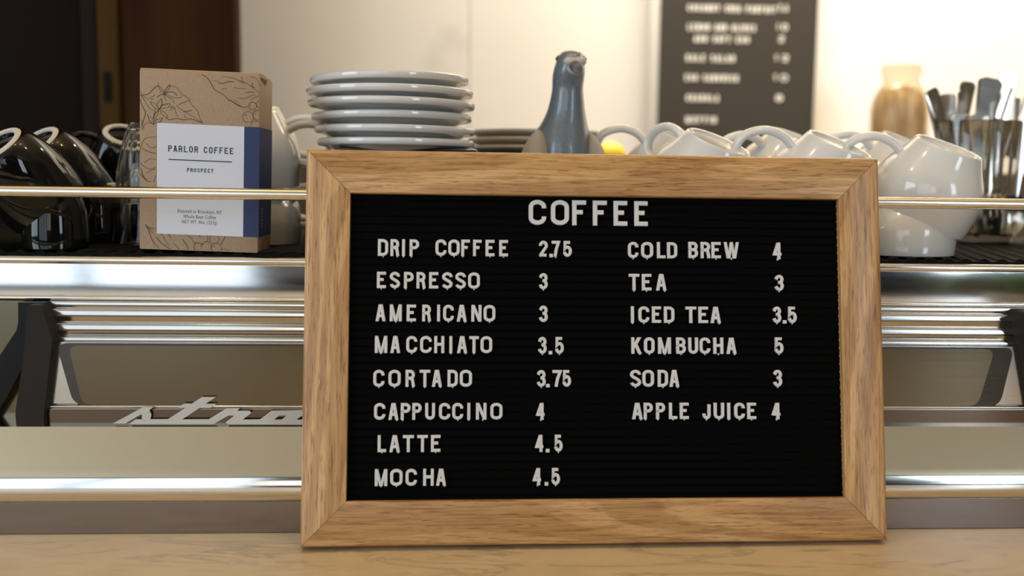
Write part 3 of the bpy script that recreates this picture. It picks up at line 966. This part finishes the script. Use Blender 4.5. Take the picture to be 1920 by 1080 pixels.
# printed botanical drawing
ART = {}
def z5(*p):
    return [(240 + x / 8.306, 110 + y / 8.306) for x, y in p]
def z6(*p):
    return [(370 + x / 8.306, 110 + y / 8.306) for x, y in p]
def z7(*p):
    return [(240 + x / 6.857, 380 + y / 6.857) for x, y in p]
def z8(*p):
    return [(240 + x / 2.918, 110 + y / 2.918) for x, y in p]
def circ(cx, cy, r, a0=0, a1=360, n=16):
    return [(cx + r * math.cos(R(a0 + (a1 - a0) * i / n)), cy + r * math.sin(R(a0 + (a1 - a0) * i / n))) for i in range(n + 1)]
LINES = [
    z5((180, 555), (215, 540), (300, 530), (370, 470), (430, 410), (470, 400)), z5((470, 350), (470, 400), (510, 480), (560, 520)),
    z5((560, 520), (530, 450), (480, 400)), z5((560, 520), (580, 450), (650, 370)), z5((650, 370), (640, 430), (600, 480), (560, 520)),
    z5((640, 400), (720, 400), (790, 470), (850, 530), (940, 590), (985, 680), (1080, 780), (1110, 880), (1160, 965)),
    z5((560, 520), (640, 490), (720, 500), (760, 550)), z5((560, 525), (620, 540), (690, 570), (790, 580), (830, 560)), z5((560, 530), (640, 580), (700, 620), (715, 665)),
    z5((560, 530), (500, 535), (445, 575)), z5((560, 535), (570, 590), (600, 620)),
    z5((480, 760), (450, 680), (520, 590)), z5((520, 590), (525, 680), (485, 760)), z5((480, 760), (400, 730), (340, 640)), z5((340, 640), (400, 660), (450, 710)),
    z5((485, 760), (540, 690), (655, 670)), z5((655, 670), (620, 730), (510, 750)), z5((485, 765), (560, 800), (610, 860), (590, 880), (530, 840), (490, 780)),
    z5((480, 765), (420, 830), (395, 920)), z5((470, 770), (460, 840), (400, 940)), z5((430, 740), (410, 800), (390, 900)),
    z5((590, 890), (640, 920), (750, 900), (860, 920), (980, 905), (1080, 940), (1160, 970)), z5((750, 700), (860, 780), (980, 850), (1090, 920), (1140, 960)),
    z5((780, 690), (860, 650), (950, 620)), z5((860, 790), (930, 785), (1000, 765)), z5((720, 720), (740, 800), (775, 875)), z5((670, 710), (660, 780)), z5((690, 705), (700, 760)),
    z5((190, 470), (210, 530), (290, 590), (390, 610)), z5((210, 560), (270, 650), (330, 740), (390, 780)), z5((180, 600), (230, 730), (270, 800), (250, 900), (210, 1010)),
    z5((190, 900), (220, 980), (215, 1075)), z5((400, 1000), (330, 970), (250, 1010), (235, 1075)), z5((395, 1000), (330, 930), (300, 840)), z5((400, 995), (370, 900), (330, 870)),
    z5((400, 1000), (430, 930), (540, 890)), z5((540, 890), (500, 950), (420, 980)), z5((340, 580), (390, 560), (410, 530)), z5((870, 840), (890, 880), (915, 885)),
    z6((60, 212), (150, 265), (210, 350), (250, 430), (330, 485), (410, 530), (470, 590), (560, 640), (640, 695), (730, 720), (790, 705)),
    z6((470, 615), (540, 625), (600, 660), (690, 705)), z6((390, 240), (520, 260), (640, 300), (760, 340), (860, 410), (980, 505)), z6((640, 300), (730, 345)),
    z6((820, 235), (900, 260), (950, 320), (975, 400)), z6((250, 310), (330, 320)), z6((320, 345), (400, 345), (480, 318), (570, 328)), z6((370, 440), (460, 428)), z6((560, 410), (650, 425), (755, 425)),
    z6((750, 487), (820, 480), (890, 485)), z6((615, 575), (740, 578), (830, 540), (910, 520)), z6((820, 605), (900, 560), (975, 530)), z6((860, 330), (850, 380), (890, 415)), z6((680, 240), (690, 280), (720, 300)), z6((560, 600), (640, 640)),
    z6(*circ(862, 695, 60)), z6(*circ(975, 670, 55, 100, 290)), z6(*circ(790, 870, 85)), z6(*circ(945, 840, 78, 90, 290)), z6((830, 1005), (870, 940), (975, 935)), z6((820, 690), (840, 680)), z6((740, 850), (770, 830)), z6((900, 820), (920, 800)),
    z8((62, 500), (90, 430), (155, 418)), z8((75, 480), (110, 500), (155, 510)), z8((100, 455), (130, 480), (155, 470)), z8((62, 560), (100, 590), (150, 600)), z8((62, 620), (100, 660), (125, 665)), z8((90, 560), (120, 540), (155, 545)),
    z8((100, 620), (130, 600), (152, 585)), z8((70, 590), (85, 640), (105, 655)), z8((150, 630), (140, 670)),
    z7((222, 272), (262, 310), (355, 325)), z7((225, 275), (280, 390), (305, 470), (355, 550)), z7((235, 290), (300, 370), (330, 385)), z7((260, 315), (330, 350)), z7((365, 440), (430, 520), (545, 600)), z7((375, 545), (390, 595)),
    z7((405, 380), (460, 440), (490, 510), (540, 555)), z7((520, 385), (550, 450)), z7((585, 515), (640, 580), (670, 605)), z7((670, 385), (790, 430), (850, 500), (865, 530)), z7((705, 470), (760, 550), (785, 605)),
    z7(*circ(975, 460, 62, 200, 420)), z7(*circ(1120, 465, 62)), z7(*circ(910, 570, 55, 130, 330)), z7(*circ(1015, 565, 65, 150, 400)), z7(*circ(1150, 590, 65, 140, 380)), z7((1275, 405), (1240, 480), (1205, 545)), z7((1210, 610), (1250, 600), (1330, 620)), z7((930, 425), (940, 445)), z7((950, 545), (990, 530)), z7((1120, 560), (1130, 580)),
]
def stroke_data(pts, w, y=-.00018):
    P = smooth_path([(fu(a), 0, fv(b2, a)) for a, b2 in pts], 4) if len(pts) > 2 else [Vector((fu(a), 0, fv(b2, a))) for a, b2 in pts]
    P = [(max(-bw / 2 + .0006, min(bw / 2 - .0006, p.x)), max(.0008, min(bh - .0008, p.z))) for p in P]
    Q = [P[0]] + [q for p, q in zip(P, P[1:]) if (Vector(p) - Vector(q)).length > 1e-6]
    if len(Q) < 2:
        return [], []
    L, Rr = ribbon(Q, w, False)
    n = len(L)
    V = [(a.x, y, a.y) for a in L] + [(a.x, y, a.y) for a in Rr]
    return V, [(i, i + 1, n + i + 1, n + i) for i in range(n - 1)]
for low in (False, True):
    V, F = merge([stroke_data(l, .00036 + .0002 * ((i * 7) % 3 == 0)) for i, l in enumerate(LINES) if (l[0][1] > 400) == low])
    mesh('botanical_print', V, F, BROWNINK, cb, smooth=False)

# ================================================================== CROCKERY
def orient(axis, spin=0.0):
    z = Vector(axis).normalized()
    x = Vector((1, 0, 0))
    x = (x - z * x.dot(z)).normalized()
    y = z.cross(x)
    return (Matrix((x, y, z)).transposed() @ Matrix.Rotation(R(spin), 3, 'Z')).to_euler()

def make_cup(name, prof_out, prof_in, handle, hr, M, foot=None, flat=1.35):
    root = empty(name)
    lathe('bowl', prof_out + prof_in, M, root, 72, sharp=32)
    tube('handle', smooth_path([(x, 0, z) for x, z in handle], 6), hr, M, root, 14, flat, side=(0, 1, 0))
    if foot:
        V, F = lathe_data(foot, 64)
        mesh('foot_ring', V, F, BISQUE, root)['label'] = 'pale unglazed foot ring'
    return root
# white bowl-shaped cup, standing on its mouth: z = 0 is the rim
WOUT = [(.0440, .003), (.0452, .0004), (.0460, -.0002), (.0472, .0003), (.0477, .004), (.0482, .010), (.0487, .017), (.0489, .0245), (.0484, .031), (.0475, .036), (.0458, .041), (.0436, .0458), (.0403, .0508), (.0375, .0555), (.0350, .0600), (.0325, .0650), (.0310, .0685), (.0303, .0700), (.0294, .0706), (.0278, .0704), (.0268, .0690), (.0262, .0680), (.0150, .0676), (.0001, .0676)]
WIN_ = [(.0001, .0635), (.020, .0625), (.031, .0575), (.039, .046), (.0440, .036), (.0452, .0245), (.0448, .012), (.0440, .003)]
WHAND = [(-.0385, .0530), (-.050, .0580), (-.066, .0575), (-.0805, .0475), (-.0840, .0340), (-.076, .0240), (-.060, .0200), (-.0470, .0225)]
white = make_cup('coffee_cup', WOUT, WIN_, WHAND, .0040, WHITE)
# black tapered cup
BOUT = [(.0305, .002), (.0313, .0002), (.0325, .0002), (.0331, .004), (.0334, .012), (.0333, .020), (.0326, .030), (.0312, .040), (.0285, .050), (.0250, .058), (.0228, .0612), (.0206, .0622), (.0165, .0622), (.0158, .0600), (.0100, .0592), (.0001, .0590)]
BIN = [(.0001, .0550), (.012, .0545), (.020, .0530), (.0262, .046), (.0295, .036), (.0308, .020), (.0305, .002)]
BFOOT = [(.0160, .0618), (.0164, .0634), (.0174, .0640), (.0194, .0638), (.0205, .0631), (.0211, .0618), (.0160, .0618)]
BHAND = [(-.0255, .0560), (-.038, .0580), (-.050, .0500), (-.0525, .0380), (-.045, .0270), (-.0325, .0240)]
black = make_cup('black_cup', BOUT, BIN, BHAND, .0032, BLACKC, BFOOT)
used = set()
def put(src, loc, axis, spin, label, group, sc=1.0):
    o = src if src.name not in used else copy_tree(src)
    used.add(src.name)
    o.location = loc
    o.rotation_euler = orient(axis, spin)
    o.scale = (sc, sc, sc) if isinstance(sc, (int, float)) else sc
    tag(o, label, 'cup', group)
    return o
TZ = .2152
def tilt(deg, fwd):
    return (math.sin(R(deg)), -math.sin(R(fwd)), math.cos(R(deg)))
G1, G2, G3 = 'white cups stacked upside down at the right', 'white cups stacked upside down behind the box', 'black cups stacked upside down at the left'
# right: three pairs in front, three behind
put(white, (.4276, .900, .2490), (.267, -.293, .917), -14, 'tilted white cup resting on another right of the wooden frame, beside the cutlery', G1)
put(white, (.3230, .900, .2512), (.315, -.29, .90), -10, 'middle one of the three tilted white cups peeping over the wooden frame', G1)
put(white, (.2128, .900, .2512), (.315, -.29, .90), -62, 'tilted white cup over the frame below the wall menu, nearest the pigeon', G1)
put(white, (.4150, .900, TZ), (0, 0, 1), -40, 'upturned white cup flat on the mat under the cup by the cutlery', G1, (1, 1, .77))
for x in (.3090, .2000):
    put(white, (x, .900, TZ), (0, 0, 1), -40, 'upturned white cup hidden behind the board carrying a tilted cup', G1, (1, 1, .77))
put(white, (.2094, 1.005, .2590), (.30, -.27, .91), 0, 'white cup in the back row whose handle arches just right of the pigeon', G1)
put(white, (.3250, 1.005, .2590), (.30, -.27, .91), 14, 'white cup in the back row with handle arching in front of the black wall menu', G1)
put(white, (.4401, 1.005, .2570), (.30, -.27, .91), 0, 'white cup in the back row with handle seen below the glass jar', G1)
for x in (.196, .311, .426):
    put(white, (x, 1.005, TZ), (0, 0, 1), -40, 'upturned white cup hidden in the back row carrying a tilted cup', G1, (1, 1, .85))
# left, behind the box
put(white, (-.1960, .958, .2685), tilt(-1, 3), 180, 'upper white cup of the pair half hidden behind the kraft coffee box', G2)
put(white, (-.1960, .958, TZ), (0, 0, 1), 186, 'lower white cup standing on its mouth behind the kraft coffee box', G2, (1, 1, .77))
put(white, (-.2130, 1.060, .2790), tilt(-2, 3), 176, 'farther tilted white cup glimpsed between the coffee box and the saucers', G2)
put(white, (-.2130, 1.060, TZ), (0, 0, 1), 186, 'lower farther white cup behind the pair beside the coffee box', G2, (1, 1, .90))
# black cups
put(black, (-.3490, .872, .2500), (-.40, -.55, .78), 0, 'foremost tilted black cup at the left edge, white foot ring facing up', G3, 1.07)
put(black, (-.3505, .952, .2560), (-.40, -.55, .78), 0, 'second tilted black cup behind and right of the foremost one', G3, 1.05)
put(black, (-.3395, .862, TZ), (0, 0, 1), 250, 'small upright-sided black cup under the foremost tilted one', G3, .80)
put(black, (-.3350, .948, TZ), (0, 0, 1), 250, 'black cup on the mat under the second tilted black cup', G3, .86)
put(black, (-.3440, 1.03, .2600), (.30, -.40, .86), 20, 'black cup farther back with its handle loop toward the tilted cups', G3, 1.05)
put(black, (-.3480, 1.03, TZ), (0, 0, 1), 250, 'black cup on the mat beneath the one with the handle loop', G3, 1.0)

# white saucers in a stack
SP = [(.0001, .0026), (.030, .0026), (.0465, .0034), (.0580, .0072), (.0670, .0104), (.0708, .0113), (.0730, .0110), (.0743, .0098), (.0746, .0080), (.0741, .0062), (.0728, .0050), (.0708, .0046), (.0680, .0044), (.0630, .0026), (.0560, .0004), (.0500, -.0022), (.0470, -.0026), (.0450, -.0024), (.0440, -.0008), (.0300, 0), (.0001, 0)]
saucer = lathe('saucer', SP, WHITE, None, 96, sharp=35)
SA = [(-.0551, .3107, .0726), (-.0561, .3220, .0740), (-.0588, .3336, .0738), (-.0590, .3453, .0770), (-.0603, .3560, .0768), (-.0606, .3671, .0728)]
ords = ['lowest visible', 'second lowest visible', 'third from the bottom', 'third from the top', 'second from the top', 'topmost']
for i, (x, zc_, rr) in enumerate(SA):
    o = saucer if i == 0 else saucer.copy()
    if i:
        COL.objects.link(o)
    k = rr / .0746
    o.scale = (k, k, 1.0)
    o.location = (x, .93, zc_ - .0086)
    o.rotation_euler = (R((0, .3, -.3, .2, -.2, .4)[i]), R((0, .1, .2, -.1, .15, 1.0)[i]), R(i * 40))
    tag(o, '%s white saucer in the stack between coffee box and pigeon' % ords[i].capitalize(), 'saucer', 'white saucers in the stack')
# grey plates behind
GP = [(.0001, .003), (.055, .003), (.066, .006), (.0735, .0085), (.0752, .0080), (.0756, .0064), (.0745, .0046), (.070, .003), (.058, -.001), (.050, -.0016), (.048, 0), (.0001, 0)]
plate = lathe('side_plate', GP, GREYP, None, 80, sharp=35)
for i, (zc_, nm) in enumerate(((.3080, 'bottom'), (.3167, 'middle'), (.3254, 'top'))):
    o = plate if i == 0 else plate.copy()
    if i:
        COL.objects.link(o)
    o.location = (.0880 + .001 * i, 1.12, zc_ - .0012)
    tag(o, '%s grey stoneware plate in the low stack behind the pigeon' % nm.capitalize(), 'plate', 'grey plates behind the pigeon')

# fluted glasses, one nested on the other
def flute(a, z):
    return 1 + .022 * math.cos(12 * a) * min(1, max(0, (z - .004) / .02)) * (1 if z < .066 else .3)
GOUT = [(.0262, .0), (.0252, .004), (.0243, .012), (.0236, .024), (.0222, .036), (.0200, .048), (.0168, .0600), (.0140, .0690), (.0125, .0725), (.0095, .0732), (.0001, .0732)]
GIN = [(.0001, .0660), (.0095, .0655), (.0115, .0625), (.0145, .0560), (.0178, .0450), (.0202, .0340), (.0218, .0220), (.0226, .0120), (.0234, .0040), (.0245, .0002), (.0262, .0)]
gl0 = lathe('water_glass', GOUT + GIN, GLASS, None, 96, flute, sharp=30)
gl0.location = (-.2840, .930, TZ)
tag(gl0, 'lower fluted clear glass upside down on the mat left of the coffee box', 'glass', 'fluted glasses by the coffee box')
o = gl0.copy()
COL.objects.link(o)
o.location = (-.2865, .930, TZ + .0365)
o.rotation_euler = (0, R(1.5), R(15))
tag(o, 'upper fluted clear glass turned over the lower one beside the coffee box', 'glass', 'fluted glasses by the coffee box')

# ================================================================== CUTLERY IN A TUMBLER
tum = [(.0001, .0), (.0400, 0), (.0425, .0015), (.0432, .006), (.0440, .040), (.0452, .090), (.0462, .1360), (.0455, .1372), (.0446, .1362), (.0436, .090), (.0424, .040), (.0414, .0105), (.0395, .0085), (.0001, .0085)]
tb = lathe('cutlery_tumbler', tum, GLASS, None, 80, sharp=35)
tb.location = (.6020, 1.120, TZ)
tag(tb, 'clear glass tumbler holding spoons and knives at the right edge', 'tumbler')
def cutlery(name, top, bot, wt, kind, roll, label, cat):
    wt *= 1.15
    T, B = Vector(top), Vector(bot)
    L = (T - B).length
    root = empty(name, B)
    ax = (T - B).normalized()
    x = Vector((1, 0, 0))
    x = (x - ax * x.dot(ax)).normalized()
    y = ax.cross(x)
    root.rotation_euler = (Matrix((x, y, ax)).transposed() @ Matrix.Rotation(R(roll), 3, 'Z')).to_euler()
    tag(root, label, cat, 'cutlery in the tumbler')
    # handle: flat bar, flaring to a rounded end
    V, F = [], []
    zs0 = .045 if kind == 'spoon' else .075
    prof = []
    nst = 18
    for i in range(nst + 1):
        t = i / nst
        z = zs0 + (L - zs0) * t
        wd = (.0024 + (wt / 2 - .0024) * (t ** .8)) if kind == 'spoon' else (.0045 + (wt / 2 - .0045) * t ** .9)
        prof.append((z, wd))
    r_ = wt * (.48 if kind == 'round' else .10)
    cap = []
    for i in range(1, 7):
        a = R(90 * i / 6)
        cap.append((L + (wt * .22) * math.sin(a), wt / 2 * (1 - .55 * (1 - math.cos(a)))))
    prof += cap
    for z, wd in prof:
        th = .0011
        cv = .0018 * math.sin(min(1, (z - zs0) / max(L - zs0, .01)) * 1.6)
        ring = [(-wd, th * .3), (-wd * .85, th), (wd * .85, th), (wd, th * .3), (wd, -th * .3), (wd * .85, -th), (-wd * .85, -th), (-wd, -th * .3)]
        V += [(a, b2 + cv, z) for a, b2 in ring]
    n = 8
    m_ = len(prof)
    for j in range(m_ - 1):
        for i in range(n):
            k = (i + 1) % n
            F.append((j * n + i, j * n + k, (j + 1) * n + k, (j + 1) * n + i))
    F += [tuple(range(n)), tuple((m_ - 1) * n + i for i in range(n))]
    mesh('handle', V, F, CUTLERY, root, sharp=14)
    V, F = [], []
    if kind == 'spoon':
        nu, nv = 12, 16
        for sgn in (0, 1):
            for i in range(nu + 1):
                v = i / nu
                zz = .0005 + v * .048
                hw = .0165 * math.sin(math.pi * min(1, v * .86 + .10)) ** .7 if v < .98 else .0026
                hw = max(hw, .0026)
                for j in range(nv + 1):
                    u = -1 + 2 * j / nv
                    dep = .0075 * (1 - u * u) * math.sin(math.pi * v) ** .8 if 0 < v < 1 else 0
                    V.append((u * hw, dep + (.0009 if sgn else 0), zz))
        q = (nu + 1) * (nv + 1)
        for sgn in (0, 1):
            for i in range(nu):
                for j in range(nv):
                    a = sgn * q + i * (nv + 1) + j
                    F.append((a, a + 1, a + nv + 2, a + nv + 1))
        for i in range(nu):
            for j in (0, nv):
                a = i * (nv + 1) + j
                F.append((a, a + nv + 1, q + a + nv + 1, q + a))
        for j in range(nv):
            for i in (0, nu):
                a = i * (nv + 1) + j
                F.append((a, a + 1, q + a + 1, q + a))
        mesh('spoon_bowl', V, F, CUTLERY, root, sharp=60)
    else:
        V, F = prism_data([(-.0045, .080), (-.0065, .060), (-.0070, .030), (-.0050, .010), (.0, .0), (.0062, .006), (.0066, .040), (.0045, .080)], -.0007, .0007)
        mesh('knife_blade', V, F, CUTLERY, root)
    return root
ZB = .2228
CUT = [
    ((.5435, 1.115, .384), (.6110, 1.120), .0195, 'spoon', 25, 'leftmost spoon handle leaning out over the tumbler rim', 'spoon'),
    ((.5590, 1.145, .386), (.6000, 1.150), .0190, 'spoon', 20, 'bronze-toned spoon handle just right of the leftmost one', 'spoon'),
    ((.5640, 1.125, .3790), (.5890, 1.128), .0200, 'spoon', -4, 'spoon with a bright blue-white reflecting handle end', 'spoon'),
    ((.5710, 1.098, .3810), (.5740, 1.100), .0185, 'spoon', 35, 'spoon with a rounded two-tone handle at the rim left', 'spoon'),
    ((.6031, 1.150, .3960), (.5840, 1.152), .0200, 'spoon', 15, 'tall upright brownish handle in the gap left of the broad one', 'spoon'),
    ((.6148, 1.122, .3960), (.5880, 1.115), .0275, 'knife', 6, 'broad pale blue flat knife handle in the middle of the tumbler', 'knife'),
    ((.6534, 1.152, .4100), (.6300, 1.150), .0215, 'spoon', 0, 'tallest brown handle standing at the back right', 'spoon'),
    ((.6480, 1.135, .3900), (.6000, 1.136), .0150, 'knife', 70, 'dark edge-on handle slanting up to the right', 'knife'),
    ((.6580, 1.118, .3890), (.6080, 1.122), .0150, 'knife', 60, 'second edge-on handle parallel to the dark slanting one', 'knife'),
    ((.6250, 1.130, .3700), (.6200, 1.130), .0125, 'spoon', 30, 'small rounded handle end between the broad knife and the slanting ones', 'spoon'),
    ((.6395, 1.105, .3760), (.6320, 1.105), .0130, 'spoon', 40, 'rounded dark handle end near the right side of the rim', 'spoon'),
    ((.6480, 1.098, .3690), (.6360, 1.100), .0120, 'spoon', 0, 'bright capped handle end at the far right of the rim', 'spoon'),
    ((.5664, 1.092, .3540), (.5850, 1.098), .0200, 'knife', 5, 'flat brown handle inside the front of the glass, left one', 'knife'),
    ((.5860, 1.087, .3535), (.5950, 1.092), .0225, 'knife', 5, 'flat brown handle inside the front of the glass, right one', 'knife'),
    ((.5990, 1.088, .3525), (.6030, 1.092), .0165, 'spoon', 78, 'first thin handle edge in the fan behind the flat brown handles', 'spoon'),
    ((.6080, 1.090, .3510), (.6110, 1.094), .0165, 'spoon', 78, 'second thin handle edge in the fan inside the glass', 'spoon'),
    ((.6170, 1.092, .3490), (.6180, 1.096), .0165, 'spoon', 78, 'third thin handle edge in the fan, nearest the right wall of the glass', 'spoon'),
]
for t, b2, wt, kind, roll, label, cat in CUT:
    cutlery('teaspoon' if cat == 'spoon' else 'table_knife', t, (b2[0], b2[1], ZB), wt, kind, roll, label, cat)

# ================================================================== PIGEON FIGURE
pg = empty('pigeon_figurine', (.1080, .950, TZ))
tag(pg, 'painted blue-grey pigeon figurine looking forward above the menu board', 'figurine')
k, kz = .000516, .000501
def px_(x):
    return (x - 1066) * k
def pz_(y):
    return .3065 + (283 - y) * kz - TZ
RG = [(93.6, 1064, 1074, 1.0, 0), (95.0, 1056, 1081, 1.1, 0), (98, 1049.5, 1086.5, 1.15, 0), (103, 1045, 1089.5, 1.2, 0), (111, 1041, 1091, 1.25, 0), (119, 1038.5, 1091.5, 1.28, 0), (127, 1036, 1092.5, 1.25, 0), (140, 1033.2, 1093, 1.18, .001), (155, 1033.2, 1091, 1.12, .002), (165, 1034.2, 1090.5, 1.08, .003), (184, 1031, 1093, 1.08, .004), (202, 1027.5, 1095.5, 1.1, .006), (220, 1021, 1099, 1.12, .008), (235, 1013, 1103, 1.15, .011), (244, 1006, 1107, 1.2, .014), (256, 1001, 1111, 1.3, .018), (270, 996, 1115, 1.4, .022), (283, 992, 1119, 1.45, .026), (310, 984, 1126, 1.5, .030), (350, 980, 1130, 1.5, .032), (395, 988, 1122, 1.45, .032), (430, 1004, 1106, 1.4, .030), (455, 1025, 1085, 1.3, .028), (468, 1040, 1070, 1.2, .026)]
V, F = [], []
n = 56
for y, xl, xr, fy, oy in RG:
    cx, rx = px_((xl + xr) / 2), (xr - xl) / 2 * k
    for i in range(n):
        a = 2 * math.pi * i / n
        V.append((cx + rx * math.cos(a), oy + rx * fy * math.sin(a), max(pz_(y), .0)))
for j in range(len(RG) - 1):
    for i in range(n):
        q = (i + 1) % n
        F.append((j * n + i, j * n + q, (j + 1) * n + q, (j + 1) * n + i))
F += [tuple(range(n)), tuple((len(RG) - 1) * n + i for i in range(n))]
body = mesh('body', V, F, PIGEON, pg, sharp=80)
sm = body.modifiers.new('smooth', 'SUBSURF')
sm.levels = sm.render_levels = 1
def ellipsoid(name, c, r, M, parent, rot=(0, 0, 0), nu=20, nv=28, shape=None):
    V, F = [], []
    E_ = Euler(rot).to_matrix()
    for i in range(nu + 1):
        th = math.pi * i / nu
        for j in range(nv):
            ph = 2 * math.pi * j / nv
            p = Vector((math.sin(th) * math.cos(ph), math.sin(th) * math.sin(ph), math.cos(th)))
            if shape:
                p = shape(p)
            V.append(E_ @ Vector((p.x * r[0], p.y * r[1], p.z * r[2])) + Vector(c))
    for i in range(nu):
        for j in range(nv):
            q = (j + 1) % nv
            F.append((i * nv + j, i * nv + q, (i + 1) * nv + q, (i + 1) * nv + j))
    me_V = V
    o = mesh(name, me_V, F, M, parent, sharp=70)
    bm = bmesh.new()
    bm.from_mesh(o.data)
    bmesh.ops.remove_doubles(bm, verts=bm.verts, dist=1e-7)
    bm.to_mesh(o.data)
    bm.free()
    o.data.polygons.foreach_set('use_smooth', [True] * len(o.data.polygons))
    return o
# beak, cere, eyes
FR = -.0148                                        # front of the face
bk = [((px_(1071.5), FR + .006, pz_(127)), .0072, .0048), ((px_(1072), FR - .004, pz_(129)), .0068, .0046), ((px_(1073), FR - .0085, pz_(132)), .0056, .0042), ((px_(1074), FR - .0115, pz_(136.5)), .0036, .0032), ((px_(1075), FR - .0128, pz_(142)), .0012, .0012)]
V, F = [], []
for (cx, cy, cz), rx, rz in bk:
    for i in range(20):
        a = 2 * math.pi * i / 20
        ry_ = rz * (1.0 + (.25 if math.sin(a) > 0 else 0))
        V.append((cx + rx * math.cos(a), cy, cz + ry_ * math.sin(a)))
for j in range(len(bk) - 1):
    for i in range(20):
        q = (i + 1) % 20
        F.append((j * 20 + i, j * 20 + q, (j + 1) * 20 + q, (j + 1) * 20 + i))
F += [tuple(range(20)), tuple(80 + i for i in range(20))]
beak = mesh('beak', V, F, BEAKM, pg, sharp=70)
ellipsoid('lower_beak', (px_(1071.5), FR + .0010, pz_(131)), (.0086, .0080, .0066), CERE, pg, (R(25), 0, 0))
for x, y, r in ((1064.5, 118.5, .0078), (1079.5, 118, .0066)):
    ellipsoid('cere', (px_(x), FR + .0012, pz_(y)), (r, .0056, .0046), CERE, beak, (R(12), R(0), R(0)))
for sx, x in ((-1, 1041.3), (1, 1091)):
    ey = ellipsoid('eye', (px_(x) + .0008 * -sx, -.0035, pz_(111.5)), (.0018, .0036, .0036), EYEM, pg)
    ellipsoid('pupil', (px_(x) + .0012 * sx - .0006 * sx, -.0045, pz_(111.5)), (.0014, .0020, .0020), PUPIL, ey)
def wing_shape(p):
    t = (p.z + 1) / 2
    return Vector((p.x * (1 - .35 * t), p.y * (1 - .2 * t), p.z))
ellipsoid('wing', (px_(1003), .004, pz_(318)), (.0205, .040, .0375), CREAMP, pg, (0, R(8), R(-6)), 28, 40, wing_shape)
ellipsoid('wing', (px_(1116), .012, pz_(318)), (.0155, .040, .0365), CREAMP, pg, (0, R(-10), R(8)), 28, 40, wing_shape)

# ================================================================== BEHIND THE BAR
mn = empty('wall_menu', (.5850, 2.062, .60))
tag(mn, 'black food menu panel with white lettering on the marble wall', 'wall menu')
box('menu_frame', -.186, .172, .004, .036, -.285, .55, MENUW, mn, .002)
box('menu_panel', -.1658, .1640, .0, .0045, -.275, .54, MENUB, mn)
WM = [('COCONUT CHIA PARFAIT', .4751, .6593, .6369), ('LEMON AND OLIVES', .4764, .6183, .5982), ('ADD SOFT EGG', .4906, .6059, .5748), ('KALE SALAD', .4752, .5771, .5356), ('EGG SANDWICH', .4743, .5855, .4954), ('GRANOLA', .478, .5465, .4540), ('MUFFIN', .4784, .5426, .4091),
      ('7.5', .6649, .6851, .6405), ('10', .6622, .6858, .6020), ('2', .6680, .6800, .5780), ('12', .6604, .6909, .5390), ('10', .6599, .6905, .4985), ('8', .6670, .6820, .4570)]
WM = [(t.replace('0', 'O'), a, b2, z) for t, a, b2, z in WM]
for t, a, b2, z in WM:
    hh = .0068
    V, F = text_data(t, a - .585, b2 - .585, z - hh - .60, z + hh - .60, .0030, .0012, .0, gap=.5)
    mesh('menu_price' if t[0].isdigit() or t in ('1O', '8') else 'menu_line', V, F, MENUW, mn, smooth=False)
JO = [(.0001, 0), (.046, 0), (.0525, .004), (.0545, .012), (.0545, .125), (.0530, .140), (.0490, .155), (.0420, .166), (.0345, .174), (.0325, .180), (.0330, .184), (.0372, .188), (.0382, .193), (.0382, .203), (.0370, .208), (.0335, .2085), (.0325, .204), (.0315, .186), (.0310, .178), (.0390, .166), (.0460, .153), (.0500, .140), (.0515, .125), (.0515, .012), (.046, .006), (.0001, .006)]
jar = lathe('storage_jar', JO, JARGLASS, None, 64, sharp=45)
jar.location = (.861, 1.90, .30)
tag(jar, 'clear wide-mouthed jar with straw coloured contents before the marble wall', 'jar')
ct = lathe('contents', [(.0001, .007), (.044, .007), (.0500, .014), (.0505, .122), (.0470, .143), (.039, .158), (.0300, .168), (.0001, .172)], STRAW, jar, 48)
lm = ellipsoid('lemon', (0, 0, 0), (.027, .0225, .0225), YELLOW, None, (0, 0, 0), 24, 32, lambda p: Vector((p.x * (1 + .18 * abs(p.x) ** 6), p.y, p.z)))
lm.location = (.2640, 1.70, .3235)
lm.rotation_euler = (0, R(-6), R(20))
tag(lm, 'blurred yellow lemon glimpsed between the pigeon and a cup handle', 'lemon')

# potted plant standing on the counter beside the camera, seen mirrored in the steel
pp = empty('potted_plant', (.90, .10, 0))
tag(pp, 'green leafy pot plant mirrored as a green leaf in the steel fascia at the right', 'plant')
lathe('pot', [(.0001, .0), (.045, 0), (.058, .085), (.060, .09), (.056, .09), (.052, .075), (.0001, .075)], TERRA, pp, 40)
for i in range(16):
    a = R(i * 22.5 + rnd.uniform(-8, 8))
    ln, hgt = rnd.uniform(.14, .24), rnd.uniform(.10, .20)
    pts = smooth_path([(0, 0, .07), (math.cos(a) * ln * .35, math.sin(a) * ln * .35, .07 + hgt), (math.cos(a) * ln * .75, math.sin(a) * ln * .75, .07 + hgt * .9), (math.cos(a) * ln, math.sin(a) * ln, .05 + hgt * .35)], 6)
    sd = Vector((-math.sin(a), math.cos(a), 0))
    V, F = [], []
    for q, p in enumerate(pts):
        w_ = .011 * math.sin(math.pi * (.12 + .88 * q / (len(pts) - 1))) + .0006
        V += [p - sd * w_, p + Vector((0, 0, -.002)), p + sd * w_]
    for q in range(len(pts) - 1):
        for h in (0, 1):
            F.append((q * 3 + h, q * 3 + h + 1, q * 3 + h + 4, q * 3 + h + 3))
    lf = mesh('leaf', V, F, LEAF, pp, fix=False)
    so = lf.modifiers.new('thick', 'SOLIDIFY')
    so.thickness = .0008
